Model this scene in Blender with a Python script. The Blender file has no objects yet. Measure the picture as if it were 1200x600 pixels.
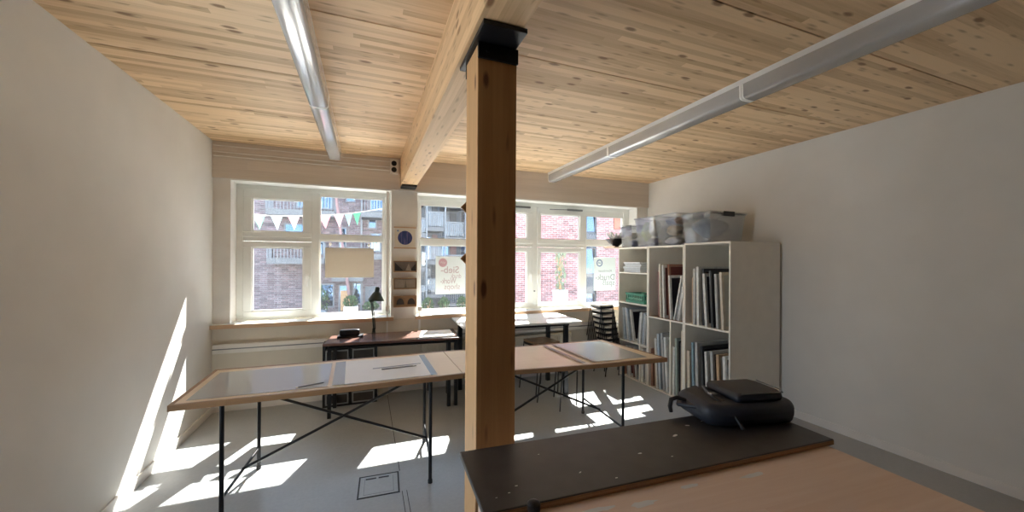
import bpy, bmesh, math, random
from mathutils import Vector, Matrix
random.seed(7)
SC = bpy.context.scene
COL = SC.collection
R = math.radians
PI = math.pi

# ------------------------------------------------------------------ materials
def new_mat(name):
    m = bpy.data.materials.new(name); m.use_nodes = True
    nt = m.node_tree; nt.nodes.clear()
    out = nt.nodes.new('ShaderNodeOutputMaterial')
    return m, nt, out

class G:
    """tiny node-graph helper"""
    def __init__(s, nt): s.nt = nt
    def n(s, t, **kw):
        nd = s.nt.nodes.new(t)
        for k, v in kw.items():
            if k == 'inp':
                for i, x in v.items():
                    if hasattr(x, 'is_output'): s.nt.links.new(x, nd.inputs[i])
                    else: nd.inputs[i].default_value = x
            else: setattr(nd, k, v)
        return nd
    def m(s, op, a, b=0.0, c=None):
        d = {0: a, 1: b}
        if c is not None: d[2] = c
        return s.n('ShaderNodeMath', operation=op, inp=d).outputs[0]
    def comb(s, x, y, z): return s.n('ShaderNodeCombineXYZ', inp={0: x, 1: y, 2: z}).outputs[0]
    def mix(s, f, a, b, bt='MIX'):
        nd = s.n('ShaderNodeMix', data_type='RGBA', blend_type=bt)
        for i, x in ((0, f), (6, a), (7, b)):
            if hasattr(x, 'is_output'): s.nt.links.new(x, nd.inputs[i])
            else: nd.inputs[i].default_value = x
        return nd.outputs[2]
    def ramp(s, f, stops):
        nd = s.n('ShaderNodeValToRGB', inp={0: f})
        el = nd.color_ramp.elements
        while len(el) < len(stops): el.new(0.5)
        for e, (p, c) in zip(el, stops): e.position = p; e.color = c
        return nd.outputs[0]

def c4(c): return (c[0], c[1], c[2], 1.0)

def bsdf(g, out, **inp):
    b = g.n('ShaderNodeBsdfPrincipled')
    for k, v in inp.items():
        k = k.replace('_', ' ')
        if hasattr(v, 'is_output'): g.nt.links.new(v, b.inputs[k])
        else: b.inputs[k].default_value = v
    g.nt.links.new(b.outputs[0], out.inputs[0])
    return b

def bump(g, b, h, strength=0.2, dist=0.004):
    nd = g.n('ShaderNodeBump', inp={'Strength': strength, 'Distance': dist, 'Height': h})
    g.nt.links.new(nd.outputs[0], b.inputs['Normal'])

def plain(name, col, rough=0.6, metal=0.0, var=0.06, scale=9.0, spec=0.5, bmp=0.0):
    m, nt, out = new_mat(name); g = G(nt)
    tc = g.n('ShaderNodeTexCoord').outputs['Object']
    nz = g.n('ShaderNodeTexNoise', inp={'Vector': tc, 'Scale': scale, 'Detail': 5.0}).outputs[0]
    a = c4([x * (1 - var) for x in col]); b_ = c4([min(1, x * (1 + var)) for x in col])
    colr = g.ramp(nz, [(0.3, a), (0.7, b_)])
    b = bsdf(g, out, Base_Color=colr, Roughness=rough, Metallic=metal)
    b.inputs['Specular IOR Level'].default_value = spec
    if bmp: bump(g, b, nz, bmp)
    return m

def wood(name, light, dark, axis='X', strip=0.045, length=1.6, rough=0.5, tone=0.5, knots=0.5, perp=None, knot_col=(0.10, 0.05, 0.025), spec=0.4, kscale=1.0):
    """laminated boards running along `axis`, staved across `perp`"""
    m, nt, out = new_mat(name); g = G(nt)
    tc = g.n('ShaderNodeTexCoord').outputs['Object']
    sx = g.n('ShaderNodeSeparateXYZ', inp={0: tc}).outputs
    idx = {'X': 0, 'Y': 1, 'Z': 2}
    al = sx[idx[axis]]
    rest = [a for a in 'XYZ' if a != axis]
    if perp is None: perp = rest[0]
    other = [a for a in rest if a != perp][0]
    p, q = sx[idx[perp]], sx[idx[other]]
    pq = g.m('ADD', p, q)
    row = g.m('FLOOR', g.m('DIVIDE', pq, strip))
    rnd = g.n('ShaderNodeTexWhiteNoise', noise_dimensions='1D', inp={'W': row}).outputs[0]
    seg = g.m('FLOOR', g.m('DIVIDE', g.m('ADD', al, g.m('MULTIPLY', rnd, 7.3)), length))
    cell = g.n('ShaderNodeTexWhiteNoise', noise_dimensions='2D', inp={'Vector': g.comb(row, seg, 0.0)}).outputs[0]
    off = g.m('MULTIPLY', cell, 13.7)
    gv = g.comb(g.m('MULTIPLY', al, 1.6), g.m('ADD', g.m('MULTIPLY', p, 42.0), off), g.m('MULTIPLY', q, 42.0))
    grain = g.n('ShaderNodeTexNoise', inp={'Vector': gv, 'Scale': 1.0, 'Detail': 6.0, 'Roughness': 0.65, 'Distortion': 0.8}).outputs[0]
    f = g.m('ADD', g.m('MULTIPLY', cell, tone), g.m('MULTIPLY', grain, 1.0 - tone * 0.5))
    colr = g.ramp(f, [(0.28, c4(dark)), (0.82, c4(light))])
    if knots > 0:
        for (ka, kp, prob, r0, r1, st) in ((4.2, 11.0, knots, 0.10, 0.20, 0.85), (6.0, 30.0, knots * 1.2, 0.06, 0.34, 0.5)):
            kv = g.comb(g.m('MULTIPLY', al, ka * kscale), g.m('MULTIPLY', pq, kp * kscale), 0.0)
            vo = g.n('ShaderNodeTexVoronoi', voronoi_dimensions='2D', inp={'Vector': kv, 'Scale': 1.0, 'Randomness': 1.0})
            pick = g.m('GREATER_THAN', g.n('ShaderNodeSeparateColor', inp={0: vo.outputs['Color']}).outputs[0], 1.0 - prob)
            wob = g.m('ADD', vo.outputs['Distance'], g.m('MULTIPLY', g.m('SUBTRACT', grain, 0.5), 0.16))
            kn = g.n('ShaderNodeMapRange', inp={0: wob, 1: r0, 2: r1, 3: 1.0, 4: 0.0}).outputs[0]
            colr = g.mix(g.m('MULTIPLY', g.m('MULTIPLY', kn, pick), st), colr, c4(knot_col))
    b = bsdf(g, out, Base_Color=colr, Roughness=rough)
    b.inputs['Specular IOR Level'].default_value = spec
    bump(g, b, grain, 0.08, 0.003)
    return m

def brick(name, c1, c2, mortar, w=0.24, h=0.075):
    m, nt, out = new_mat(name); g = G(nt)
    tc = g.n('ShaderNodeTexCoord').outputs['Object']
    sx = g.n('ShaderNodeSeparateXYZ', inp={0: tc}).outputs
    v = g.comb(g.m('ADD', sx[0], sx[1]), sx[2], 0.0)
    br = g.n('ShaderNodeTexBrick', inp={'Vector': v, 'Color1': c4(c1), 'Color2': c4(c2), 'Mortar': c4(mortar), 'Scale': 1.0, 'Mortar Size': 0.010, 'Brick Width': w, 'Row Height': h})
    nz = g.n('ShaderNodeTexNoise', inp={'Vector': tc, 'Scale': 2.5, 'Detail': 6.0}).outputs[0]
    cl = g.n('ShaderNodeTexWhiteNoise', noise_dimensions='2D', inp={'Vector': g.comb(g.m('FLOOR', g.m('DIVIDE', g.m('ADD', sx[0], sx[1]), w)), g.m('FLOOR', g.m('DIVIDE', sx[2], h)), 0.0)}).outputs[0]
    k = g.m('ADD', 0.50, g.m('ADD', g.m('MULTIPLY', nz, 0.35), g.m('MULTIPLY', cl, 0.75)))
    colr = g.mix(1.0, br.outputs[0], g.comb(k, k, k), 'MULTIPLY')
    bsdf(g, out, Base_Color=colr, Roughness=0.9)
    return m

def clear(name, col=(1, 1, 1), opac=0.06, gloss=0.06, rough=0.02, diff=(0.9, 0.9, 0.9)):
    """thin see-through sheet: transparent + a little surface scatter + reflection at grazing angles"""
    m, nt, out = new_mat(name); g = G(nt)
    t = g.n('ShaderNodeBsdfTransparent', inp={0: c4(col)}).outputs[0]
    d = g.n('ShaderNodeBsdfDiffuse', inp={0: c4(diff)}).outputs[0]
    tl = g.n('ShaderNodeBsdfTranslucent', inp={0: c4(diff)}).outputs[0]
    dt = g.n('ShaderNodeMixShader', inp={0: 0.5, 1: d, 2: tl}).outputs[0]
    a = g.n('ShaderNodeMixShader', inp={0: opac, 1: t, 2: dt}).outputs[0]
    gl = g.n('ShaderNodeBsdfGlossy', inp={0: (1, 1, 1, 1), 'Roughness': rough}).outputs[0]
    lw = g.n('ShaderNodeLayerWeight', inp={0: 0.25}).outputs['Fresnel']
    fac = g.m('MAXIMUM', gloss, g.m('MULTIPLY', lw, 0.8))
    s = g.n('ShaderNodeMixShader', inp={0: fac, 1: a, 2: gl}).outputs[0]
    nt.links.new(s, out.inputs[0])
    return m

def paper(name, col, trans=0.35):
    m, nt, out = new_mat(name); g = G(nt)
    tc = g.n('ShaderNodeTexCoord').outputs['Object']
    nz = g.n('ShaderNodeTexNoise', inp={'Vector': tc, 'Scale': 30.0, 'Detail': 3.0}).outputs[0]
    cc = g.ramp(nz, [(0.2, c4([x * 0.97 for x in col])), (0.8, c4(col))])
    d = g.n('ShaderNodeBsdfDiffuse', inp={0: cc}).outputs[0]
    t = g.n('ShaderNodeBsdfTranslucent', inp={0: cc}).outputs[0]
    s = g.n('ShaderNodeMixShader', inp={0: trans, 1: d, 2: t}).outputs[0]
    nt.links.new(s, out.inputs[0])
    return m

def floor_mat():
    m, nt, out = new_mat('floor_grey_screed'); g = G(nt)
    tc = g.n('ShaderNodeTexCoord').outputs['Object']
    n1 = g.n('ShaderNodeTexNoise', inp={'Vector': tc, 'Scale': 1.6, 'Detail': 8.0, 'Roughness': 0.6}).outputs[0]
    n2 = g.n('ShaderNodeTexNoise', inp={'Vector': tc, 'Scale': 45.0, 'Detail': 4.0}).outputs[0]
    f = g.m('ADD', g.m('MULTIPLY', n1, 0.7), g.m('MULTIPLY', n2, 0.3))
    colr = g.ramp(f, [(0.3, (0.34, 0.355, 0.365, 1)), (0.7, (0.46, 0.475, 0.485, 1))])
    rg = g.ramp(n1, [(0.3, (0.34,) * 3 + (1,)), (0.7, (0.48,) * 3 + (1,))])
    b = bsdf(g, out, Base_Color=colr, Roughness=rg)
    bump(g, b, n2, 0.04, 0.002)
    return m

def netmat(name, col, opac):
    m, nt, out = new_mat(name); g = G(nt)
    t = g.n('ShaderNodeBsdfTransparent').outputs[0]
    d = g.n('ShaderNodeBsdfDiffuse', inp={0: c4(col)}).outputs[0]
    s = g.n('ShaderNodeMixShader', inp={0: opac, 1: t, 2: d}).outputs[0]
    nt.links.new(s, out.inputs[0]); return m

M = {}
M['ceiling'] = wood('ceiling_timber', (0.82, 0.595, 0.365), (0.52, 0.335, 0.175), 'X', 0.042, 1.4, 0.55, 0.55, 0.15, perp='Y', knot_col=(0.22, 0.105, 0.045), kscale=1.1)
M['beam'] = wood('beam_glulam', (0.80, 0.555, 0.315), (0.58, 0.37, 0.19), 'Y', 0.042, 2.4, 0.5, 0.35, 0.20, perp='X', knot_col=(0.26, 0.12, 0.05), kscale=1.15)
M['column'] = wood('column_glulam', (0.62, 0.375, 0.18), (0.49, 0.28, 0.12), 'Z', 0.043, 3.5, 0.5, 0.3, 0.10, perp='X', knot_col=(0.10, 0.03, 0.012), kscale=1.15)
M['lintel'] = wood('lintel_limed_timber', (0.74, 0.67, 0.60), (0.62, 0.555, 0.49), 'X', 0.09, 3.0, 0.7, 0.3, 0.0, perp='Z')
M['wall'] = plain('white_plaster', (0.74, 0.73, 0.70), 0.9, var=0.03, scale=3, bmp=0.05)
M['pier'] = plain('grey_plaster', (0.80, 0.775, 0.74), 0.9, var=0.05, scale=5, bmp=0.08)
M['dado'] = plain('beige_plaster', (0.70, 0.65, 0.56), 0.9, var=0.04, scale=4, bmp=0.05)
M['floor'] = floor_mat()
M['white_paint'] = plain('white_window_paint', (0.82, 0.83, 0.80), 0.45, var=0.02)
M['white_plastic'] = plain('white_plastic', (0.87, 0.87, 0.85), 0.4, var=0.02)
M['glass'] = clear('window_glass', (0.98, 0.99, 0.985), 0.006, 0.03, 0.0)
M['sill_wood'] = wood('sill_oak', (0.62, 0.42, 0.27), (0.50, 0.31, 0.18), 'X', 0.2, 2.0, 0.5, 0.3, 0.0, perp='Y')
M['black_steel'] = plain('black_steel', (0.018, 0.018, 0.02), 0.38, 0.4, var=0.2)
M['grey_steel'] = plain('grey_steel', (0.22, 0.23, 0.24), 0.4, 0.7, var=0.1)
M['dark_tube'] = plain('dark_steel_tube', (0.022, 0.022, 0.024), 0.35, 0.6, var=0.15)
M['birch'] = wood('birch_tabletop', (0.80, 0.64, 0.44), (0.70, 0.53, 0.34), 'X', 0.11, 1.2, 0.32, 0.25, 0.0, perp='Y', spec=0.5)
M['edge'] = wood('dark_oak_edge', (0.37, 0.215, 0.105), (0.24, 0.13, 0.06), 'X', 0.3, 2.0, 0.4, 0.3, 0.0, perp='Y')
M['mahogany'] = wood('mahogany_desktop', (0.17, 0.085, 0.062), (0.10, 0.045, 0.033), 'X', 0.2, 1.6, 0.24, 0.3, 0.0, perp='Y', spec=1.0)
M['white_top'] = plain('white_laminate', (0.78, 0.78, 0.76), 0.3, var=0.03)
M['black_board'] = plain('black_coated_board', (0.042, 0.038, 0.036), 0.40, var=0.25, scale=14, spec=0.45)
M['bench'] = wood('bench_beech', (0.87, 0.70, 0.58), (0.76, 0.56, 0.43), 'X', 0.12, 1.8, 0.45, 0.35, 0.03, perp='Y')
M['ply_edge'] = wood('plywood_edge', (0.40, 0.25, 0.14), (0.27, 0.16, 0.085), 'X', 0.006, 4.0, 0.6, 0.6, 0.0, perp='Z')
M['film'] = clear('plastic_film', (0.95, 0.97, 0.98), 0.5, 0.08, 0.16, (0.90, 0.92, 0.94))
M['card_grey'] = plain('grey_cardboard', (0.74, 0.735, 0.725), 0.42, var=0.03, scale=4)
M['tape'] = clear('blue_clear_tape', (0.9, 0.95, 1.0), 0.5, 0.06, 0.2, (0.62, 0.70, 0.80))
M['tape_brown'] = plain('brown_tape', (0.30, 0.215, 0.15), 0.4, var=0.1)
M['shelf_white'] = plain('cream_laminate', (0.83, 0.795, 0.72), 0.55, var=0.03)
M['shelf_brown'] = plain('brown_shelf_board', (0.36, 0.22, 0.13), 0.5, var=0.1)
M['clear_box'] = clear('clear_box_plastic', (0.95, 0.96, 0.97), 0.10, 0.04, 0.08, (0.82, 0.84, 0.86))
M['acrylic'] = clear('clear_acrylic', (0.98, 0.98, 0.98), 0.34, 0.04, 0.12, (0.96, 0.96, 0.96))
M['kraft'] = paper('tan_board', (0.78, 0.715, 0.61), 0.105)
M['poster'] = paper('poster_paper', (0.84, 0.88, 0.88), 0.11)
M['poster_blue'] = paper('poster_paper_blue', (0.76, 0.85, 0.87), 0.09)
M['tissue'] = paper('white_tissue', (0.93, 0.94, 0.93), 0.25)
M['ink_pink'] = plain('pink_ink', (0.66, 0.42, 0.47), 0.8, var=0.05)
M['ink_rose'] = plain('rose_ink', (0.60, 0.49, 0.51), 0.8, var=0.05)
M['ink_blue'] = plain('blue_ink', (0.20, 0.29, 0.46), 0.8, var=0.05)
M['ink_grey'] = plain('grey_ink', (0.33, 0.38, 0.42), 0.8, var=0.05)
M['white'] = plain('white_sheet', (0.82, 0.82, 0.80), 0.6, var=0.02)

# ------------------------------------------------------------------ mesh builder
class MB:
    def __init__(s): s.bm = bmesh.new()
    def _add(s, vs, fs, mat=None):
        bv = [s.bm.verts.new(mat @ Vector(v) if mat else v) for v in vs]
        for f in fs:
            try: s.bm.faces.new([bv[i] for i in f])
            except ValueError: pass
        return s
    def box(s, x0, x1, y0, y1, z0, z1, mat=None):
        v = [(x0, y0, z0), (x1, y0, z0), (x1, y1, z0), (x0, y1, z0), (x0, y0, z1), (x1, y0, z1), (x1, y1, z1), (x0, y1, z1)]
        f = [(0, 3, 2, 1), (4, 5, 6, 7), (0, 1, 5, 4), (1, 2, 6, 5), (2, 3, 7, 6), (3, 0, 4, 7)]
        return s._add(v, f, mat)
    def prism(s, pts, a0, a1, axis='Y', mat=None):
        """outline pts extruded along axis; pts are the other two coordinates in XYZ order"""
        def P(p, a):
            return {'X': (a, p[0], p[1]), 'Y': (p[0], a, p[1]), 'Z': (p[0], p[1], a)}[axis]
        n = len(pts)
        v = [P(p, a0) for p in pts] + [P(p, a1) for p in pts]
        f = [tuple(range(n))[::-1], tuple(range(n, 2 * n))]
        f += [(i, (i + 1) % n, n + (i + 1) % n, n + i) for i in range(n)]
        return s._add(v, f, mat)
    def tube(s, path, r, n=8, mat=None, closed=False):
        P = [Vector(p) for p in path]
        rs = r if isinstance(r, (list, tuple)) else [r] * len(P)
        rings = []; up = None
        m = len(P)
        for i, p in enumerate(P):
            a = P[i - 1] if (i > 0 or closed) else P[i]
            b = P[(i + 1) % m] if (i < m - 1 or closed) else P[i]
            t = (b - a).normalized()
            if up is None:
                up = Vector((0, 0, 1)) if abs(t.z) < 0.9 else Vector((1, 0, 0))
            x = t.cross(up).normalized(); y = x.cross(t).normalized(); up = y
            ring = []
            for k in range(n):
                w = p + (x * math.cos(2 * PI * k / n) + y * math.sin(2 * PI * k / n)) * rs[i]
                ring.append(s.bm.verts.new(mat @ w if mat else w))
            rings.append(ring)
        for i in range(m if closed else m - 1):
            A, B = rings[i], rings[(i + 1) % m]
            for k in range(n):
                s.bm.faces.new((A[k], A[(k + 1) % n], B[(k + 1) % n], B[k]))
        if not closed:
            s.bm.faces.new(rings[0][::-1]); s.bm.faces.new(rings[-1])
        return s
    def lathe(s, prof, n=24, c=(0, 0, 0), mat=None):
        rings = []
        for r, z in prof:
            ring = []
            for k in range(n):
                w = Vector((c[0] + r * math.cos(2 * PI * k / n), c[1] + r * math.sin(2 * PI * k / n), c[2] + z))
                ring.append(s.bm.verts.new(mat @ w if mat else w))
            rings.append(ring)
        for A, B in zip(rings, rings[1:]):
            for k in range(n): s.bm.faces.new((A[k], A[(k + 1) % n], B[(k + 1) % n], B[k]))
        s.bm.faces.new(rings[0][::-1]); s.bm.faces.new(rings[-1])
        return s
    def lump(s, c, rad, seed, amp=0.14, n=20, m=12, flat=None):
        rnd = random.Random(seed)
        w = [(rnd.uniform(1, 5), rnd.uniform(1, 5), rnd.uniform(0, 6.3), rnd.uniform(0.3, 1)) for _ in range(7)]
        rings = []
        for j in range(m + 1):
            th = PI * j / m
            ring = []
            for k in range(n):
                ph = 2 * PI * k / n
                d = 1 + amp * sum(a[3] * math.sin(round(a[0]) * ph + a[2]) * math.sin(a[1] * th + a[2]) for a in w) * math.sin(th) / 2
                v = [c[0] + rad[0] * d * math.sin(th) * math.cos(ph), c[1] + rad[1] * d * math.sin(th) * math.sin(ph), c[2] - rad[2] * d * math.cos(th)]
                if flat is not None: v[2] = max(v[2], flat)
                ring.append(s.bm.verts.new(v))
            rings.append(ring)
        for A, B in zip(rings, rings[1:]):
            for k in range(n): s.bm.faces.new((A[k], A[(k + 1) % n], B[(k + 1) % n], B[k]))
        bmesh.ops.remove_doubles(s.bm, verts=rings[0] + rings[-1], dist=1e-5)
        return s
    def build(s, name, mat, parent=None, bev=0.0, smooth=False, seg=2, loc=None):
        bmesh.ops.recalc_face_normals(s.bm, faces=s.bm.faces)
        me = bpy.data.meshes.new(name)
        s.bm.to_mesh(me); s.bm.free()
        me.materials.append(mat)
        if smooth:
            for p in me.polygons: p.use_smooth = True
        o = bpy.data.objects.new(name, me); COL.objects.link(o)
        if parent: o.parent = parent
        if loc: o.location = loc
        if bev:
            b = o.modifiers.new('edge', 'BEVEL'); b.width = bev; b.segments = seg; b.limit_method = 'ANGLE'; b.angle_limit = R(40)
        if smooth:
            try:
                me.set_sharp_from_angle(angle=R(40))
            except Exception: pass
        return o

def box(x0, x1, y0, y1, z0, z1): return MB().box(x0, x1, y0, y1, z0, z1)

def tag(o, label, cat, group=None):
    o['label'] = label; o['category'] = cat
    if group: o['group'] = group
    return o
def thing(name, label, cat, loc=(0, 0, 0), rz=0.0, group=None):
    o = bpy.data.objects.new(name, None); COL.objects.link(o)
    o.location = loc; o.rotation_euler = (0, 0, rz); o.empty_display_size = 0.1
    return tag(o, label, cat, group)
def struct(o):
    o['kind'] = 'structure'; return o
def sroot(name):
    o = bpy.data.objects.new(name, None); COL.objects.link(o); return struct(o)
def dup(root, loc, rot=None, label=None, group=None):
    r = root.copy(); COL.objects.link(r); r.location = loc
    if rot is not None: r.rotation_euler = rot
    if label: r['label'] = label
    if group: r['group'] = group
    for ch in list(root.children):
        c = ch.copy(); COL.objects.link(c); c.parent = r
        for gch in list(ch.children):
            d = gch.copy(); COL.objects.link(d); d.parent = c
    return r

# ------------------------------------------------------------------ room
XL, XR, YW, YB, H = -1.45, 4.03, 4.65, -5.7, 2.75
YO = 4.945                                     # outer face of the window wall
GL = 4.87                                     # plane of the glass
def S(o): return struct(o)
S(box(XL - .2, XR + .2, YB - .2, YO, -.2, 0).build('floor', M['floor']))
fl = bpy.data.objects['floor']
c = MB()
for y in (-2.6, -1.82, -1.045, -.27, .505, 1.28, 2.035, 2.805, 3.59, 4.37): pass
ys = [YB - .2, -5.7, -4.92, -4.15, -3.37, -2.6, -1.82, -1.045, -.27, .505, 1.28, 2.035, 2.805, 3.60, 4.38, YO]
for a, b in zip(ys, ys[1:]): c.box(XL - .2, XR + .2, a + .003, b - .003, H, H + .12)
ce = S(c.build('ceiling', M['ceiling'], bev=0.002, seg=1))
S(box(XL - .2, XR + .2, YB - .2, YO, H + .10, H + .3).build('ceiling_slab', M['pier'], ce))
SA, SB = 1.30, 2.24
lw_ = MB().box(XL - .25, XL, YB - .2, SA, 0, H).box(XL - .25, XL, SB, YO, 0, H).box(XL - .25, XL, SA, SB, 0, .30).box(XL - .25, XL, SA, SB, 2.52, H)
S(lw_.build('wall_left', M['wall']))
S(box(XR, XR + .2, YB - .2, YO, 0, H).build('wall_right', M['wall']))
S(box(XL, XR, YB - .2, YB, 0, H).build('wall_front', M['wall']))
wb = sroot('wall_back')
box(XL, XR, YW, YO, 0, .86).build('dado', M['dado'], wb)
box(.275, .575, YW + .005, YO, .86, 2.38).build('pier', M['pier'], wb)
box(XL, -1.30, YW + .005, YO, .86, 2.38).build('pier', M['pier'], wb)
box(3.83, XR, YW + .005, YO, .86, 2.38).build('pier', M['wall'], wb)
S(box(XL, XR, YW - .02, YO, 2.38, H).build('trim_1', M['lintel']))
# pale soffit lining under the lintel
for i, (a, b) in enumerate(((-1.30, .275), (.575, 3.83))):
    t = S(box(a, b, YW - .015, 4.84, 2.365, 2.38).build('trim_%d' % (i + 2), M['white_paint']))
for i, (a, b) in enumerate(((XL, .30), (.55, XR))):
    t = S(box(a, b, YW - .06, 4.84, .872, .892).build('trim_%d' % (i + 4), M['white_paint']))
    box(a, b, YW - .066, YW - .045, .850, .890).build('nosing', M['sill_wood'], t)
S(box(XL, XL + .012, YB, YW, 0, .07).build('baseboard_left', M['pier']))
S(box(XR - .012, XR, YB, YW, 0, .07).build('baseboard_right', M['pier']))
S(box(XL + .012, XR - .012, YW - .012, YW, 0, .07).build('baseboard_back', M['pier']))
# floor joints (cable duct cover lines)
box(.236, .241, 2.89, YW - .02, -.01, .0006).build('floor_joint', M['black_steel'], fl)
for x in (.232, .262): box(x, x + .004, -1.0, 2.63, -.01, .0006).build('floor_joint', M['black_steel'], fl)

# ---- windows
FR0, FR1 = 4.845, 4.915
def frame_window(name, x0, x1, verticals, z0=.885, z1=2.372):
    w = sroot(name)
    f = MB().box(x0, x1, FR0, FR1, 2.315, z1).box(x0, x1, FR0, FR1, z0, .925)
    for a, b in verticals: f.box(a, b, FR0, FR1, .925, 2.315)
    f.build('frame', M['white_paint'], w, bev=.004)
    return w
def fixed(w, x0, x1, zt, top, bot):
    """fixed glazing with a transom between zt[0] and zt[1]"""
    box(x0, x1, FR0, FR1, zt[0], zt[1]).build('transom', M['white_paint'], w, bev=.004)
    if top < 2.315: box(x0, x1, FR0 + .01, FR1, top, 2.315).build('transom', M['white_paint'], w)
    b = MB()
    for (a, c_) in ((.925, zt[0]), (zt[1], top)):
        b.box(x0, x0 + .012, GL - .014, GL, a, c_).box(x1 - .012, x1, GL - .014, GL, a, c_).box(x0 + .012, x1 - .012, GL - .014, GL, a, a + .012).box(x0 + .012, x1 - .012, GL - .014, GL, c_ - .012, c_)
    b.build('bead', M['white_plastic'], w)
    for (a, c_) in ((.92, zt[0]), (zt[1], top)):
        box(x0, x1, GL, GL + .004, a, c_).build('pane', M['glass'], w)
def sash(w, x0, x1, z0, z1, gx0, gx1, gz0, gz1):
    f = MB().box(x0, x1, FR0 - .012, FR1 - .022, z0, gz0).box(x0, x1, FR0 - .012, FR1 - .022, gz1, z1)
    f.box(x0, gx0, FR0 - .012, FR1 - .022, gz0, gz1).box(gx1, x1, FR0 - .012, FR1 - .022, gz0, gz1)
    o = f.build('sash', M['white_paint'], w, bev=.005)
    b = MB().box(gx0, gx0 + .014, GL - .022, GL - .004, gz0, gz1).box(gx1 - .014, gx1, GL - .022, GL - .004, gz0, gz1)
    b.box(gx0 + .014, gx1 - .014, GL - .022, GL - .004, gz0, gz0 + .014).box(gx0 + .014, gx1 - .014, GL - .022, GL - .004, gz1 - .014, gz1)
    b.build('bead', M['white_plastic'], o)
    box(gx0, gx1, GL - .002, GL + .002, gz0, gz1).build('pane', M['glass'], o)
    return o
def handle(o, x, z):
    h = MB().box(x - .014, x + .014, FR0 - .028, FR0 - .02, z - .035, z + .035)
    h.tube([(x, FR0 - .02, z), (x, FR0 - .055, z)], .009).tube([(x, FR0 - .055, z + .01), (x, FR0 - .06, z - .05), (x, FR0 - .058, z - .11)], [.011, .011, .008])
    h.build('handle', M['white_plastic'], o, smooth=True)
w1 = frame_window('window_1', -1.30, .275, ((.192, .275), (-.58, -.50), (-1.30, -1.24)))
fixed(w1, -.50, .192, (1.776, 1.840), 2.292, .925)
box(-1.24, -.58, FR0, FR1, 1.755, 1.80).build('transom', M['white_paint'], w1, bev=.004)
s = sash(w1, -1.24, -.58, .925, 1.75, -1.16, -.66, .985, 1.69); handle(s, -.62, 1.36)
sash(w1, -1.24, -.58, 1.80, 2.315, -1.16, -.66, 1.857, 2.222)
w2 = frame_window('window_2', .575, 3.83, ((.575, .635), (1.32, 1.40), (2.178, 2.252), (3.015, 3.058), (3.73, 3.83)))
fixed(w2, .635, 1.32, (1.750, 1.824), 2.258, .925)
fixed(w2, 3.058, 3.73, (1.788, 1.872), 2.235, .925)
for x0, x1 in ((1.40, 2.178), (2.252, 3.015)):
    box(x0, x1, FR0, FR1, 1.752, 1.80).build('transom', M['white_paint'], w2, bev=.004)
    gx0, gx1 = x0 + .075 if x0 < 2 else 2.300, x1 - .08 if x0 < 2 else 2.944
    lo = sash(w2, x0, x1, .905, 1.745, gx0, gx1, .958, 1.686)
    up = sash(w2, x0, x1, 1.797, 2.318, gx0, gx1, 1.858, 2.222)
    handle(lo, x1 - .035 if x0 < 2 else x0 + .024, 1.36)
    xa = x1 - .30
    a = MB().box(xa, xa + .25, FR0 - .05, FR0 - .03, 2.285, 2.31).tube([(xa - .28, FR0 - .036, 2.290), (xa, FR0 - .036, 2.298)], .006)
    a.build('opener_arm', M['grey_steel'], up)

# added side window in the left wall, out of view, lighting column and beam
w3 = sroot('window_added_side')
f = MB().box(XL - .17, XL - .09, SA, SB, .30, .36).box(XL - .17, XL - .09, SA, SB, 2.46, 2.52).box(XL - .17, XL - .09, SA, SA + .06, .36, 2.46).box(XL - .17, XL - .09, SB - .06, SB, .36, 2.46)
f.build('frame', M['white_paint'], w3)
box(XL - .16, XL - .10, SA + .06, SB - .06, 1.78, 1.84).build('transom', M['white_paint'], w3)
box(XL - .132, XL - .128, SA + .06, SB - .06, .36, 1.78).build('pane', M['glass'], w3)
box(XL - .132, XL - .128, SA + .06, SB - .06, 1.84, 2.46).build('pane', M['glass'], w3)
# lock cylinder under the handle is part of the right casement
MB().tube([(2.214, FR0 + .002, 1.13), (2.214, FR0 - .012, 1.13)], .010, 10).build('lock', M['grey_steel'], w2)

# ------------------------------------------------------------------ timber structure
t = thing('timber_beam', 'long pale timber ceiling beam running from the window pier over the column', 'beam')
box(.372, .545, YB, YW - .02, 2.42, H + .005).build('beam_body', M['beam'], t, bev=.003)
box(.375, .543, 4.44, YW - .02, 2.398, 2.42).build('bearing_plate', M['black_steel'], t)
t = thing('timber_column', 'tall square brown timber column standing behind the black bench board', 'column')
box(.403, .568, 1.425, 1.60, 0, 2.400).build('shaft', M['column'], t, bev=.004)
b = MB().box(.388, .560, 1.297, 1.665, 2.402, 2.420)
b.box(.402, .569, 1.411, 1.424, 2.343, 2.402).box(.402, .569, 1.601, 1.613, 2.343, 2.402)
b.build('steel_bracket', M['black_steel'], t, bev=.002)
b = MB()
for x in (.44, .53): b.tube([(x, 1.412, 2.372), (x, 1.404, 2.372)], .009, 6)
b.build('bolt', M['black_steel'], t)

for z, w_ in ((1.785, 'upper'), (1.56, 'lower')):
    t = thing('wooden_tile', 'small brown wooden square set cornerwise behind the column, ' + w_ + ' of two', 'wooden tile', (.484, 1.616, z), 0, 'tiles behind the column')
    m_ = Matrix.Rotation(R(45), 4, 'Y')
    MB().box(-.070, .070, 0, .012, -.070, .070, m_).build('board', M['edge'], t, bev=.002)
    MB().tube([(0, -.003, 0), (0, .016, 0)], .006, 8).build('screw', M['grey_steel'], t)

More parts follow.
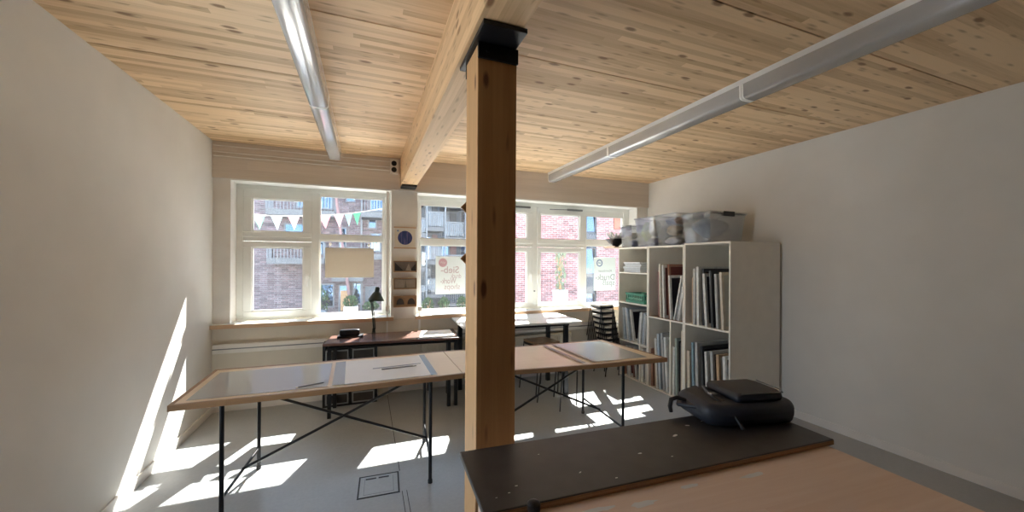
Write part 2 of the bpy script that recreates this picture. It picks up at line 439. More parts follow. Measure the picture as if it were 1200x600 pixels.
# ------------------------------------------------------------------ ceiling lamps
def lamp(name, label, x, segs):
    y0, y1 = segs[0][0], segs[-1][1]
    t = thing(name, label, 'ceiling lamp', (x, 0, 0), 0, 'fluorescent ceiling lamps')
    MB().prism([(-.058, H), (.058, H), (.040, H - .058), (-.040, H - .058)], y0, y1 + .03).build('housing', M['white_plastic'], t, bev=.003)
    for a, b in segs:
        pts = []
        for k in range(13):
            th = PI + PI * k / 12
            cx_, sx_ = math.cos(th), math.sin(th)
            pts.append((.062 * math.copysign(abs(cx_) ** .45, cx_), H - .085 + .050 * math.copysign(abs(sx_) ** .45, sx_)))
        outer = [(-.064, H - .040)] + pts + [(.064, H - .040)]
        inner = [(x_ * .95, z_ + .0025) for x_, z_ in reversed(outer)]
        d = MB().prism(outer + inner, a + .012, b - .012)
        d.build('diffuser', M['acrylic'], t, smooth=True)
        for yy in (a, b - .012):
            MB().prism(outer, yy, yy + .012).build('end_cap', M['white_plastic'], t)
        for dx in (-.024, .024):
            MB().tube([(dx, a + .03, H - .080), (dx, b - .03, H - .080)], .013, 10).build('tube', M['white'], t, smooth=True)
    return t
lamp('ceiling_lamp', 'long fluorescent ceiling lamp with clear cover above the storage shelves', 2.345, ((.30, 1.76), (1.765, 3.225), (3.23, 4.565)))
lamp('ceiling_lamp', 'long fluorescent ceiling lamp with white tubes left of the beam', -.315, ((.05, 1.49), (1.5, 2.95), (2.96, 4.42)))

# sockets and cable clips on the lintel
t = thing('socket_block', 'grey twin socket block on the lintel beside the beam end', 'socket', (.303, YW - .02, 2.645))
box(-.045, .045, -.035, 0, -.085, .085).build('housing', M['grey_steel'] if False else M['pier'], t, bev=.004)
for z in (.035, -.038):
    MB().tube([(-.005, -.034, z), (-.005, -.041, z)], .030, 16).build('outlet', M['black_steel'], t)
t = thing('wall_mounted_conduit', 'thin grey conduit on the lintel running to the socket block', 'conduit', (0, 0, 0))
for k, z in enumerate((2.705, 2.64, 2.60)):
    MB().tube([(XL + .01, YW - .027, z), (.255, YW - .027, z)], .0065, 8).build('pipe', M['pier'], t, smooth=True)
for i, (x, z, side) in enumerate(((.233, .99, 'left'), (.603, .975, 'right'))):
    t = thing('blind_cord_winder', ('grey cord winder at the pier foot beside the tan hanging board window' if i == 0 else 'grey cord winder at the pier foot beside the pink lettered poster window'), 'cord winder', (x, YW - .0, z), 0, 'cord winders on the window pier')
    yy = .0
    box(-.022, .022, -.055, -.012, -.028, .028).build('case', M['pier'], t, bev=.006)
    if i == 0: box(-.014, .014, -.03, -.004, .028, 1.36).build('tape_guide', M['white_plastic'], t)
    else: MB().tube([(-.01, -.03, .026), (-.012, -.02, 1.37)], .0025, 6).build('cord', M['white_plastic'], t)
    box(-.010, .010, -.03, -.006, -.32, -.028).build('drop_guide', M['white_plastic'], t)

# ------------------------------------------------------------------ wall trunking and radiators
t = thing('cable_trunking', 'grey cable trunking running along the wall under the window sills', 'trunking', (0, 0, 0))
box(XL + .02, XR - .02, YW - .06, YW - .004, .60, .69).build('channel', M['pier'], t, bev=.003)
box(XL + .02, XR - .02, YW - .063, YW - .059, .64, .65).build('cover_joint', M['grey_steel'], t)
def radiator(label, x0, x1):
    t = thing('radiator', label, 'radiator', (x0, YW - .11, .10), 0, 'radiators under the windows')
    L = x1 - x0
    b = MB().box(0, L, 0, .02, 0, .46)
    n = int(L / .04)
    for k in range(n): b.box(k * .04 + .006, k * .04 + .03, -.014, .0, .02, .44)
    b.build('panel', M['dado'], t, bev=.003)
    box(0, L, 0, .085, .46, .468).build('top_grille', M['dado'], t)
    for x in (.1, L - .1): box(x - .02, x + .02, .02, .108, .08, .4).build('wall_bracket', M['grey_steel'], t)
    for x in (.08, L - .08): box(x - .015, x + .015, .005, .05, -.10, 0).build('foot', M['grey_steel'], t)
radiator('ribbed beige radiator under the window behind the white drawing table', 1.45, 2.65)
radiator('ribbed beige radiator under the window right of the pier', .62, 1.35)

# ------------------------------------------------------------------ pier pictures
M['hang_paper'] = plain('cream_print_paper', (0.72, 0.66, 0.56), 0.8, var=0.02)
def disc_mat():
    m, nt, out = new_mat('blue_striped_disc'); g = G(nt)
    tc = g.n('ShaderNodeTexCoord').outputs['Object']
    sx = g.n('ShaderNodeSeparateXYZ', inp={0: tc}).outputs
    nz = g.n('ShaderNodeTexNoise', inp={'Vector': g.comb(g.m('MULTIPLY', sx[0], 60), 0.0, g.m('MULTIPLY', sx[2], 6)), 'Scale': 1.0, 'Detail': 2.0}).outputs[0]
    cc = g.ramp(nz, [(0.35, (0.02, 0.025, 0.10, 1)), (0.5, (0.03, 0.055, 0.19, 1)), (0.66, (0.16, 0.12, 0.26, 1))])
    bsdf(g, out, Base_Color=cc, Roughness=0.7); return m
t = thing('wall_print', 'cream print with a round dark blue disc hanging on the pier', 'picture', (.431, YW - .0, 1.82))
box(-.118, .118, -.008, -.006, -.12, .12).build('sheet', M['hang_paper'], t)
MB().tube([(0, -.0082, 0), (0, -.0100, 0)], .083, 32).build('disc', disc_mat(), t)
MB().tube([(-.082, -.0082, .082), (-.082, -.010, .082)], .011, 14).build('dot', M['ink_blue'], t)
for z in (.122, -.122): box(-.128, .128, -.016, .003, z - .007, z + .007).build('hanger_rail', M['sill_wood'], t, bev=.002)
M['lino'] = plain('grey_lino', (0.20, 0.16, 0.125), 0.7, var=0.15, scale=20)
M['lino_d'] = plain('dark_lino', (0.05, 0.04, 0.035), 0.7, var=0.2, scale=20)
M['lino_l'] = plain('pale_lino', (0.34, 0.28, 0.22), 0.7, var=0.12, scale=20)
M['oak_box'] = wood('oak_box', (0.40, 0.25, 0.13), (0.28, 0.165, 0.08), 'X', 0.05, 0.6, 0.5, 0.3, 0.0, perp='Z')
def tray(label, zc, ornaments):
    t = thing('relief_box', label, 'wall box', (.433, YW + .004, zc), 0, 'wooden relief boxes on the pier')
    W, Hh, D = .132, .066, .055
    b = MB().box(-W, W, -D, 0, -Hh, -Hh + .014).box(-W, W, -D, 0, Hh - .010, Hh).box(-W, -W + .01, -D, 0, -Hh + .014, Hh - .01).box(W - .01, W, -D, 0, -Hh + .014, Hh - .01)
    b.build('case', M['oak_box'], t, bev=.0015)
    box(-W + .01, W - .01, -.036, -.030, -Hh + .014, Hh - .01).build('back_board', M['lino'] if ornaments != 'eyes' else M['oak_box'], t)
    if ornaments == 'triangles':
        MB().prism([(-.120, -.05), (-.02, -.05), (-.12, .048)], -.050, -.036).build('dark_wedge', M['lino_d'], t)
        MB().prism([(.0, -.05), (.07, -.05), (.038, .035)], -.048, -.036).build('pale_wedge', M['lino_l'], t)
        MB().prism([(.05, -.05), (.12, -.05), (.12, .04)], -.045, -.036).build('grey_wedge', M['lino_d'], t)
    elif ornaments == 'panels':
        MB().prism([(-.115, -.045), (-.01, -.045), (.004, .045), (-.115, .05)], -.046, -.036).build('left_panel', M['lino_l'], t)
        MB().prism([(.018, -.045), (.115, -.045), (.115, .05), (.006, .045)], -.046, -.036).build('right_panel', M['lino_l'], t)
    else:
        for x in (-.055, .07):
            pts = [(x + .044 * math.cos(PI * k / 14), -.035 + .072 * math.sin(PI * k / 14)) for k in range(15)]
            MB().prism(pts, -.046, -.036).build('half_disc', M['lino_d'], t)
tray('shallow wooden box with dark triangles, topmost of three on the pier', 1.479, 'triangles')
tray('shallow wooden box with two grey panels, middle of three on the pier', 1.277, 'panels')
tray('shallow wooden box with two dark half discs, lowest of three on the pier', 1.067, 'eyes')

# ------------------------------------------------------------------ window posters
def text_part(txt, size, x_right, z, y, mat, parent, width=None, bold=0.0):
    """lettering that reads from the street, so it shows reversed from the room"""
    cu = bpy.data.curves.new('lettering', 'FONT'); cu.body = txt; cu.size = size; cu.extrude = .0004; cu.offset = bold
    tmp = bpy.data.objects.new('tmp', cu); COL.objects.link(tmp)
    bpy.context.view_layer.update()
    dg = bpy.context.evaluated_depsgraph_get()
    me = bpy.data.meshes.new_from_object(tmp.evaluated_get(dg))
    bpy.data.objects.remove(tmp)
    xs = [v.co.x for v in me.vertices]
    k = (width / (max(xs) - min(xs))) if width else 1.0
    x0 = min(xs)
    for v in me.vertices:
        v.co = Vector((x_right - (v.co.x - x0) * k, y - v.co.z, z + v.co.y))
    me.flip_normals()
    me.materials.clear(); me.materials.append(mat)
    o = bpy.data.objects.new('lettering', me); COL.objects.link(o); o.parent = parent
    return o
t = thing('window_poster', 'white poster with pink lettering stuck on the window right of the pier', 'poster', (0, 0, 0), 0, 'posters on the windows')
PY = GL - .005
MB().box(.833, 1.222, PY - .0008, PY, 1.118, 1.606).build('sheet', M['poster'], t)
def ring_logo(cx, cz, r, mat, parent, hollow):
    b = MB()
    if hollow:
        n = 28
        o_ = [(cx + r * math.cos(2 * PI * k / n), cz + r * math.sin(2 * PI * k / n)) for k in range(n)]
        i_ = [(cx + .68 * (x - cx), cz + .68 * (z - cz)) for x, z in o_]
        for k in range(n):
            b.prism([o_[k], o_[(k + 1) % n], i_[(k + 1) % n], i_[k]], PY - .0016, PY - .0009)
    else:
        b.prism([(cx + r * math.cos(2 * PI * k / 28), cz + r * math.sin(2 * PI * k / 28)) for k in range(28)], PY - .0016, PY - .0009)
    o = b.build('logo_disc', mat, parent)
    s = MB().tube([(cx - r * .5, PY - .002, cz - r * .08), (cx - r * .28, PY - .002, cz + r * .28), (cx - r * .12, PY - .002, cz - r * .2), (cx + r * .12, PY - .002, cz + r * .25), (cx + r * .25, PY - .002, cz - r * .2), (cx + r * .5, PY - .002, cz + r * .12)], r * .07, 6)
    s.build('logo_mark', M['white'] if not hollow else mat, parent)
ring_logo(.925, 1.525, .056, M['ink_pink'], t, False)
text_part('Sieb-', .125, 1.135, 1.392, PY - .001, M['ink_rose'], t, .235, .001)
text_part('druck', .085, 1.165, 1.325, PY - .001, M['ink_rose'], t, .135)
text_part('Work-', .105, 1.100, 1.255, PY - .001, M['ink_rose'], t, .205, .001)
text_part('shops', .105, 1.150, 1.180, PY - .001, M['ink_rose'], t, .205)
t = thing('window_poster', 'pale blue poster with dark lettering on the window beside the shelves', 'poster', (0, 0, 0), 0, 'posters on the windows')
MB().box(3.206, 3.600, PY - .0008, PY, 1.112, 1.612).build('sheet', M['poster_blue'], t)
ring_logo(3.307, 1.528, .055, M['ink_blue'], t, True)
text_part('Abenteuer', .058, 3.535, 1.392, PY - .001, M['ink_grey'], t, .255)
text_part('Druck-', .125, 3.582, 1.272, PY - .001, M['ink_grey'], t, .345, .001)
text_part('spaß', .125, 3.582, 1.190, PY - .001, M['ink_grey'], t, .215, .001)

t = thing('hanging_board', 'plain tan board hanging from two hooks in front of the left window', 'board', (-.175, 4.80, 1.52))
box(-.262, .262, -.004, .004, -.172, .172).build('board', M['kraft'], t, bev=.001)
for x in (-.215, .205):
    h = MB().tube([(x, 0, .16), (x, 0, .20), (x, .03, .215), (x, .062, .215)], .004, 8).lathe([(.004, 0), (.016, .006), (.018, .012)], 14, (0, 0, 0), Matrix.Translation((x, .046, .215)) @ Matrix.Rotation(R(-90), 4, 'X'))
    h.build('suction_hook', M['white_plastic'], t, smooth=True)

# bunting strung outside the left window
M['flag_pink'] = paper('pink_cloth', (0.85, 0.26, 0.38), 0.045)
M['flag_lilac'] = paper('pale_pink_cloth', (0.85, 0.50, 0.64), 0.045)
M['flag_blue'] = paper('pale_turquoise_cloth', (0.40, 0.68, 0.78), 0.045)
M['flag_green'] = paper('green_cloth', (0.14, 0.58, 0.38), 0.045)
t = thing('hanging_bunting', 'string of pink, blue and green pennants outside the left window', 'bunting', (0, 4.96, 0))
P0, P1 = (-1.295, 2.06), (.270, 2.215)
def sag(x):
    k = (x - P0[0]) / (P1[0] - P0[0]); return P0[1] + (P1[1] - P0[1]) * k - .10 * 4 * k * (1 - k) * .62 + .0
MB().tube([(x, 0, sag(x)) for x in [P0[0] + (P1[0] - P0[0]) * k / 16 for k in range(17)]], .0035, 6).build('string', M['white_plastic'], t)
for x, w_, mname in ((-1.12, .12, 'flag_green'), (-.95, .12, 'flag_blue'), (-.78, .12, 'flag_lilac'), (-.62, .13, 'flag_pink'), (-.455, .125, 'flag_pink'), (-.305, .115, 'flag_lilac'), (-.20, .09, 'flag_blue'), (-.108, .09, 'flag_green')):
    b = MB(); n = 5
    pts = [(x - w_ / 2, 0, sag(x - w_ / 2)), (x + w_ / 2, 0, sag(x + w_ / 2)), (x + .005, .012, sag(x) - .155)]
    b._add([(p[0], p[1] - .0006, p[2]) for p in pts] + [(p[0], p[1] + .0006, p[2]) for p in pts], [(0, 1, 2), (5, 4, 3), (0, 3, 4, 1), (1, 4, 5, 2), (2, 5, 3, 0)])
    b.build('pennant', M[mname], t)

# ------------------------------------------------------------------ tables
def side_frame(x, y0, y1, t, skew):
    def P(y, z): return (x + skew * (y - y0), y, z)
    b = MB()
    b.tube([P(y0, .012), P(y0, .712)], .0125, 10)
    b.tube([P(y1, .012), P(y1, .712)], .0125, 10)
    b.tube([P(y0, .700), P(y1, .700)], .0115, 10)
    b.tube([P(y0, .155), P(y1, .155)], .0095, 10)
    o = b.build('side_frame', M['dark_tube'], t, smooth=True)
    for y in (y0, y1):
        MB().lathe([(.016, 0), (.016, .02), (.013, .03)], 12, (P(y, 0)[0], y, 0)).build('foot', M['black_steel'], o)
def tabletop(A, B, C_, D, z0, z1, mat, edge, t, sagz, left_end=None, right_end=None):
    """board with solid edge strips; A, B, C_, D run round its four corners"""
    A, B, C_, D = (Vector(p) for p in (A, B, C_, D))
    Lx, Ly = (B - A).length, (D - A).length
    iu, iv = .020 / Lx, .020 / Ly
    n = 24
    def P(u, v): return (A * (1 - u) + B * u) * (1 - v) + (D * (1 - u) + C_ * u) * v
    def slab(u0, u1, v0, v1, za, zb):
        b = MB(); vs = []; fs = []
        for i in range(n + 1):
            u = u0 + (u1 - u0) * i / n
            d = -sagz * max(0, 4 * u * (1 - u)) ** 1.5
            p, q = P(u, v0), P(u, v1)
            vs += [(p.x, p.y, za + d), (q.x, q.y, za + d), (q.x, q.y, zb + d), (p.x, p.y, zb + d)]
        for i in range(n):
            k = 4 * i
            for j in range(4): fs.append((k + j, k + (j + 1) % 4, k + 4 + (j + 1) % 4, k + 4 + j))
        fs += [(3, 2, 1, 0), (4 * n, 4 * n + 1, 4 * n + 2, 4 * n + 3)]
        b._add(vs, fs); return b
    slab(iu, 1 - iu, iv, 1 - iv, z0 + .004, z1).build('tabletop', mat, t)
    slab(0, 1, 0, iv, z0, z1 + .002).build('edge_band', edge, t)
    slab(0, 1, 1 - iv, 1, z0, z1 + .002).build('edge_band', edge, t)
    slab(0, iu, iv, 1 - iv, z0, z1 + (0 if left_end else .002)).build('edge_band', left_end or edge, t)
    slab(1 - iu, 1, iv, 1 - iv, z0, z1 + (0 if right_end else .002)).build('edge_band', right_end or edge, t)
SK = .075
def cross(xa, xb, ym, t):
    b = MB().tube([(xa, ym, .165), (xb, ym, .690)], .0095, 10).tube([(xa, ym + .02, .690), (xb, ym + .02, .165)], .0095, 10)
    b.build('cross_brace', M['dark_tube'], t, smooth=True)
# left table
t = thing('work_table', 'long wooden work table with grey board on top, left of the column', 'table')
tabletop((-1.01, 2.60), (.648, 2.625), (.640, 3.348), (-1.02, 3.345), .715, .746, M['birch'], M['edge'], t, .004, None, M['birch'])
side_frame(-.78, 2.66, 3.28, t, SK); side_frame(.425, 2.66, 3.28, t, SK)
cross(-.755, .448, 2.97, t)
# right table
t = thing('work_table', 'long wooden work table with clear plastic sheet, between column and shelves', 'table')
tabletop((.653, 2.625), (2.352, 2.470), (2.272, 3.292), (.645, 3.348), .715, .746, M['birch'], M['edge'], t, .008, M['birch'])
side_frame(.905, 2.62, 3.33, t, SK); side_frame(2.022, 2.62, 3.33, t, SK)
cross(.93, 2.047, 2.975, t)

def sheet(name, label, cat, pts, z, th, mat, group=None):
    t = thing(name, label, cat, (0, 0, 0), 0, group)
    MB().prism(pts, z, z + th, 'Z').build('sheet', mat, t)
    return t
Z = .7465
t = sheet('cardboard_sheet', 'large grey cardboard sheet lying on the left work table', 'cardboard', [(-.13, 2.66), (.44, 2.665), (.43, 3.26), (-.15, 3.255)], Z, .003, M['card_grey'])
for pts in ([(-.20, 2.66), (-.125, 2.66), (-.145, 3.255), (-.215, 3.25)], [(.43, 2.665), (.475, 2.665), (.465, 3.26), (.42, 3.26)], [(.05, 2.955), (.40, 2.985), (.40, 3.01), (.05, 2.98)]):
    MB().prism(pts, Z + .0032, Z + .0036, 'Z').build('clear_tape', M['tape'], t)
t = sheet('plastic_sheet', 'crinkled clear plastic sheet at the left end of the left work table', 'plastic sheet', [(-.95, 2.665), (-.225, 2.662), (-.24, 3.245), (-.96, 3.24)], Z, .0012, M['film'])
t = thing('folding_rule', 'slim grey ruler lying on the grey cardboard of the left work table', 'ruler', (.235, 2.93, Z + .0036), R(4))
box(-.125, .125, -.010, .010, 0, .005).build('strip', M['grey_steel'], t, bev=.001)
box(.10, .125, -.012, .012, .005, .007).build('end_clip', M['white_plastic'], t)
t = thing('folding_rule', 'pale stick lying on the plastic sheet of the left work table', 'stick', (-.33, 2.72, Z + .0012), R(20))
box(-.08, .08, -.006, .006, 0, .005).build('strip', M['grey_steel'], t, bev=.001)
box(-.082, -.07, -.0065, .0065, .0, .0056).build('end_cap', M['white_plastic'], t)
t = sheet('plastic_sheet', 'crinkled clear plastic sheet taped on the right work table', 'plastic sheet', [(1.735, 2.575), (2.215, 2.555), (2.205, 3.22), (1.705, 3.245)], Z, .0015, M['film'])
for pts in ([(1.60, 2.58), (1.635, 2.58), (1.605, 3.255), (1.57, 3.255)], [(1.70, 2.575), (1.735, 2.575), (1.705, 3.245), (1.67, 3.25)]):
    MB().prism(pts, Z + .0002, Z + .0012, 'Z').build('brown_tape', M['tape_brown'], t)

# back drawing table (white)
t = thing('drawing_table', 'white topped drawing table with dark legs in front of the right window', 'table', (0, 0, 0))
MB().prism([(.95, 3.86), (2.345, 3.79), (2.40, 4.535), (.98, 4.565)], .835, .858, 'Z').build('tabletop', M['white_top'], t, bev=.002)
for x, y in ((1.06, 3.95), (2.19, 3.90), (1.06, 4.46), (2.22, 4.42)):
    box(x - .024, x + .024, y - .02, y + .02, 0, .80).build('leg', M['black_steel'], t)
b = MB().box(1.04, 2.235, 3.90, 3.935, .795, .834).box(1.04, 2.235, 4.415, 4.45, .795, .834).box(2.17, 2.24, 3.93, 4.42, .795, .834).box(1.03, 1.09, 3.93, 4.42, .795, .834)
b.build('apron', M['black_steel'], t)
box(1.06, 2.20, 4.43, 4.45, .28, .32).build('stretcher', M['black_steel'], t)

# small desk by the left window
t = thing('desk', 'small dark red wooden desk under the left window', 'desk', (0, 0, 0))
MB().prism([(-.385, 4.05), (.93, 3.93), (.975, 4.46), (-.335, 4.485)], .715, .74, 'Z').build('desktop', M['mahogany'], t, bev=.002)
for x, y in ((-.33, 4.09), (.83, 4.0), (.905, 4.0), (-.30, 4.365), (.90, 4.40)):
    box(x - .017, x + .017, y - .017, y + .017, 0, .714).build('leg', M['black_steel'], t)
b = MB().tube([(-.33, 4.08, .695), (.90, 3.99, .695)], .018, 4).tube([(-.30, 4.365, .695), (.90, 4.36, .695)], .018, 4)
b.build('apron', M['black_steel'], t)
# white sheet stands in for the sunlit patch on the right end
t = sheet('sun_patch_sheet', 'white sheet standing for sunlight on the right end of the dark red desk', 'paper', [(.52, 4.015), (.90, 3.985), (.925, 4.42), (.60, 4.43)], .7403, .0012, M['white'])
# cabinet of trays
t = thing('tray_rack', 'low black rack with grey trays standing under the dark red desk', 'rack', (-.42, 4.39, 0))
W, D, HH = .54, .185, .665
b = MB().box(0, .02, 0, D, 0, HH).box(W - .02, W, 0, D, 0, HH).box(W / 2 - .01, W / 2 + .01, 0, D, 0, HH).box(.02, W - .02, 0, D, HH - .02, HH).box(.02, W - .02, D - .01, D, .02, HH - .02)
for z in (.0, .23, .46): b.box(.02, W - .02, 0, D - .01, z, z + .02)
b.build('carcass', M['black_steel'], t)
M['tray'] = plain('grey_tray_plastic', (0.32, 0.33, 0.33), 0.5, var=0.08)
n = 0
for r_, z in enumerate((.02, .25, .48)):
    for cc in (0, 1):
        x = -.42 + .03 + cc * .26
        q = thing('storage_tray', '%s grey storage tray in the %s row of the black rack' % (('left', 'right')[cc], ('bottom', 'middle', 'top')[r_]), 'tray', (x, 4.395, z + .001), 0, 'trays in the black rack')
        h = .115
        b = MB().box(0, .218, 0, .165, 0, .006).box(0, .218, 0, .006, .006, h).box(0, .218, .159, .165, .006, h).box(0, .006, .006, .159, .006, h).box(.212, .218, .006, .159, .006, h)
        b.build('shell', M['lino_d'], q)
        b = MB().box(-.002, .220, -.006, .002, h - .014, h).box(-.002, .220, -.006, .002, .0, .012).box(-.002, .010, -.006, .002, .012, h - .014).box(.208, .220, -.006, .002, .012, h - .014)
        b.build('rim', M['tray'], q)
t = thing('board_panel', 'beige board leaning upright on the wall beside the black rack', 'board', (.19, 4.555, .003), 0)
MB().box(-.055, .055, 0, .012, 0, .66, Matrix.Rotation(R(-2), 4, 'X')).build('panel', M['hang_paper'], t, bev=.001)
MB().box(-.055, .055, -.001, .013, .66, .665, Matrix.Rotation(R(-2), 4, 'X')).build('edge_strip', M['sill_wood'], t)

# desk lamp
M['lamp_green'] = plain('dark_green_enamel', (0.03, 0.045, 0.035), 0.3, 0.3, var=0.1)
t = thing('desk_lamp', 'dark green jointed desk lamp clamped to the back of the dark red desk', 'lamp', (.083, 4.453, .7402))
MB().box(-.02, .02, -.03, .035, -.045, -.026).box(-.02, .02, .03, .042, -.045, .012).box(-.02, .02, -.03, .042, 0, .014).lathe([(.016, .014), (.016, .05), (.012, .06)], 12).build('clamp', M['lamp_green'], t, bev=.002)
MB().tube([(0, 0, .05), (-.012, -.004, .20), (-.03, -.01, .36)], .0085, 8).tube([(.016, 0, .05), (.004, -.004, .20), (-.014, -.01, .36)], .005, 8).build('arm', M['lamp_green'], t, smooth=True)
MB().tube([(-.045, -.01, .36), (.0, -.01, .36)], .014, 10).build('joint', M['lamp_green'], t, smooth=True)
MB().tube([(-.025, -.01, .36), (-.03, -.02, .385), (.012, -.03, .455)], .0075, 8).build('neck', M['lamp_green'], t, smooth=True)
hm = Matrix.Translation((.022, -.035, .375)) @ Matrix.Rotation(R(6), 4, 'Y')
MB().lathe([(.086, -.005), (.084, .0), (.040, .075), (.026, .085), (.024, .13), (.014, .142), (.0135, .140), (.022, .128), (.024, .083), (.038, .073), (.081, -.002)], 26, (0, 0, 0), hm).build('shade', M['lamp_green'], t, smooth=True)
MB().lathe([(.004, .03), (.026, .05), (.028, .07), (.014, .09)], 14, (0, 0, 0), hm).build('bulb', M['white'], t, smooth=True)

# black box on the desk
t = thing('tape_dispenser', 'low black box shaped device with a pale top edge on the dark red desk', 'desk device', (-.150, 4.33, .74), R(-3))
box(-.125, .125, -.05, .07, 0, .018).build('base', M['black_steel'], t, bev=.006)
box(-.105, .092, -.022, .062, .018, .075).build('body', M['black_steel'], t, bev=.014, seg=3)
box(-.095, .082, -.018, -.008, .073, .079).build('rail', M['grey_steel'], t, bev=.002)

# ------------------------------------------------------------------ stools
M['stool_seat'] = wood('stool_ply', (0.82, 0.77, 0.68), (0.74, 0.68, 0.58), 'X', 0.2, 1, 0.4, 0.3, 0.0, perp='Y')
M['stool_brown'] = wood('stool_brown', (0.34, 0.20, 0.10), (0.24, 0.13, 0.06), 'X', 0.2, 1, 0.4, 0.3, 0.0, perp='Y')
def stool(label, loc, rz, h, seat_mat, group, w=.114):
    t = thing('stool', label, 'stool', loc, rz, group)
    box(-w, w, -w, w, h - .028, h).build('seat', seat_mat, t, bev=.009, seg=3)
    k = w + .010
    for sx, lean in ((-1, -.055), (1, -.028)):
        for sy in (-1, 1):
            MB().tube([(sx * (w - .02), sy * k, h - .020), (sx * (w - .02) + lean, sy * (k + .015), 0)], .0072, 8).build('leg', M['dark_tube'], t, smooth=True)
    b = MB().box(-w + .012, w - .012, -w + .012, w - .012, h - .058, h - .0285)
    for x in (-(w - .025), w - .025): b.tube([(x, -k, h - .030), (x, k, h - .030)], .007, 6)
    b.build('seat_frame', M['dark_tube'], t)
    return t
ords = ('bottom', 'second', 'third', 'fourth', 'fifth', 'sixth', 'seventh', 'eighth')
N = 8
s0 = stool('x', (0, 0, 0), 0, .45, M['stool_seat'], 'stacked stools by the window')
s0['label'] = 'bottom stool of the stack between window and shelves'
for i in range(N):
    loc = (3.160 - .0165 * i, 4.415, .074 * i)
    if i == 0: s0.location = loc
    else:
        dup(s0, loc, None, ('topmost stool of the stack between window and shelves' if i == N - 1 else '%s stool from the floor in the stack between window and shelves' % ords[i]))
stool('brown seated stool under the white drawing table', (1.98, 4.12, 0), R(8), .60, M['stool_brown'], 'brown stools under the tables', .16)
stool('low brown stool behind the right work table, showing below its top', (1.98, 3.66, 0), R(20), .44, M['stool_brown'], 'brown stools under the tables', .14)

# ------------------------------------------------------------------ shelving
XF, XBK = 3.28, 3.985
T = .018
def unit(label, y0, y1, h, shelves, dividers):
    t = thing('shelving_unit', label, 'shelving', (0, 0, 0), 0, 'storage shelving units')
    g_ = .001
    box(XF, XBK, y0 + g_, y0 + T, 0, h).build('side_panel', M['shelf_white'], t, bev=.001, seg=1)
    box(XF, XBK, y1 - T, y1 - g_, 0, h).build('side_panel', M['shelf_white'], t, bev=.001, seg=1)
    box(XF, XBK, y0 + T, y1 - T, h - T, h).build('top_panel', M['shelf_white'], t)
    box(XF, XBK, y0 + T, y1 - T, 0, T).build('bottom_panel', M['shelf_white'], t)
    box(XBK - .008, XBK, y0 + T, y1 - T, T, h - T).build('back_panel', M['shelf_white'], t)
    for z in shelves:
        box(XF, XBK - .008, y0 + T, y1 - T, z - T, z).build('shelf', M['shelf_white'], t)
    for y, za, zb in dividers:
        box(XF + .002, XBK - .008, y - T / 2, y + T / 2, za, zb).build('divider', M['shelf_white'], t)
    return t
unit('cream shelving unit nearest the window, holding the green crate', 3.778, 4.365, 1.742, (1.410, 1.006, .492), ((3.93, T, .492 - T),))
u2 = unit('cream shelving unit in the middle, with a tall upper bay', 3.205, 3.776, 1.742, (.880,), ((3.405, T, .880 - T),))
box(XF + .002, XBK - .009, 3.205 + T, 3.776 - T, .880, .883).build('shelf_liner', M['shelf_brown'], u2)
unit('cream shelving unit farthest from the window, beside the bare white wall', 2.632, 3.203, 1.755, (.880,), ())

# silkscreen frames
FC = {'white': (0.66, 0.66, 0.64), 'grey': (0.42, 0.43, 0.43), 'blue grey': (0.44, 0.50, 0.56), 'cream': (0.60, 0.54, 0.45), 'dark red': (0.17, 0.06, 0.05), 'red brown': (0.30, 0.15, 0.10), 'black': (0.035, 0.035, 0.04), 'green grey': (0.30, 0.36, 0.34), 'wood': (0.45, 0.31, 0.19), 'slate blue': (0.22, 0.31, 0.38)}
for k, v in FC.items(): M['f_' + k] = plain('frame_' + k.replace(' ', '_'), v, 0.5, var=0.14, scale=25)
M['net_dark'] = netmat('dark_mesh', (0.03, 0.025, 0.03), 0.94)
M['net_red'] = netmat('red_mesh', (0.16, 0.055, 0.05), 0.95)
M['net_pale'] = netmat('pale_mesh', (0.55, 0.55, 0.50), 0.9)
cache = {}
def fr_mesh(d, h, th, colr, net):
    k = (d, h, th, colr, net)
    if k not in cache:
        w = .032
        b = MB().box(0, d, -th / 2, th / 2, 0, w).box(0, d, -th / 2, th / 2, h - w, h).box(0, w, -th / 2, th / 2, w, h - w).box(d - w, d, -th / 2, th / 2, w, h - w)
        o1 = b.build('frame_ring', M['f_' + colr], None, bev=.002, seg=1)
        o2 = box(w - .004, d - w + .004, -th / 2 + .002, -th / 2 + .006, w - .004, h - w + .004).build('mesh', M['net_' + net], None)
        COL.objects.unlink(o1); COL.objects.unlink(o2)
        cache[k] = (o1, o2)
    return cache[k]
ORD = ('first', 'second', 'third', 'fourth', 'fifth', 'sixth', 'seventh', 'eighth', 'ninth', 'tenth')
def bay(desc, zb, lst):
    for i, (y, tilt, h, colr, net, dx, th) in enumerate(lst):
        z = zb + .0008 + abs(math.sin(R(tilt))) * th / 2
        t = thing('silkscreen_frame', '%s screen frame, %s from window in %s' % (colr, ORD[i], desc), 'silkscreen frame', (XF + .015 + dx, y, z), 0, 'silkscreen frames in the shelves')
        t.rotation_euler = (R(-tilt), 0, 0)
        for o in fr_mesh(.52, h, th, colr, net):
            c_ = o.copy(); COL.objects.link(c_); c_.parent = t
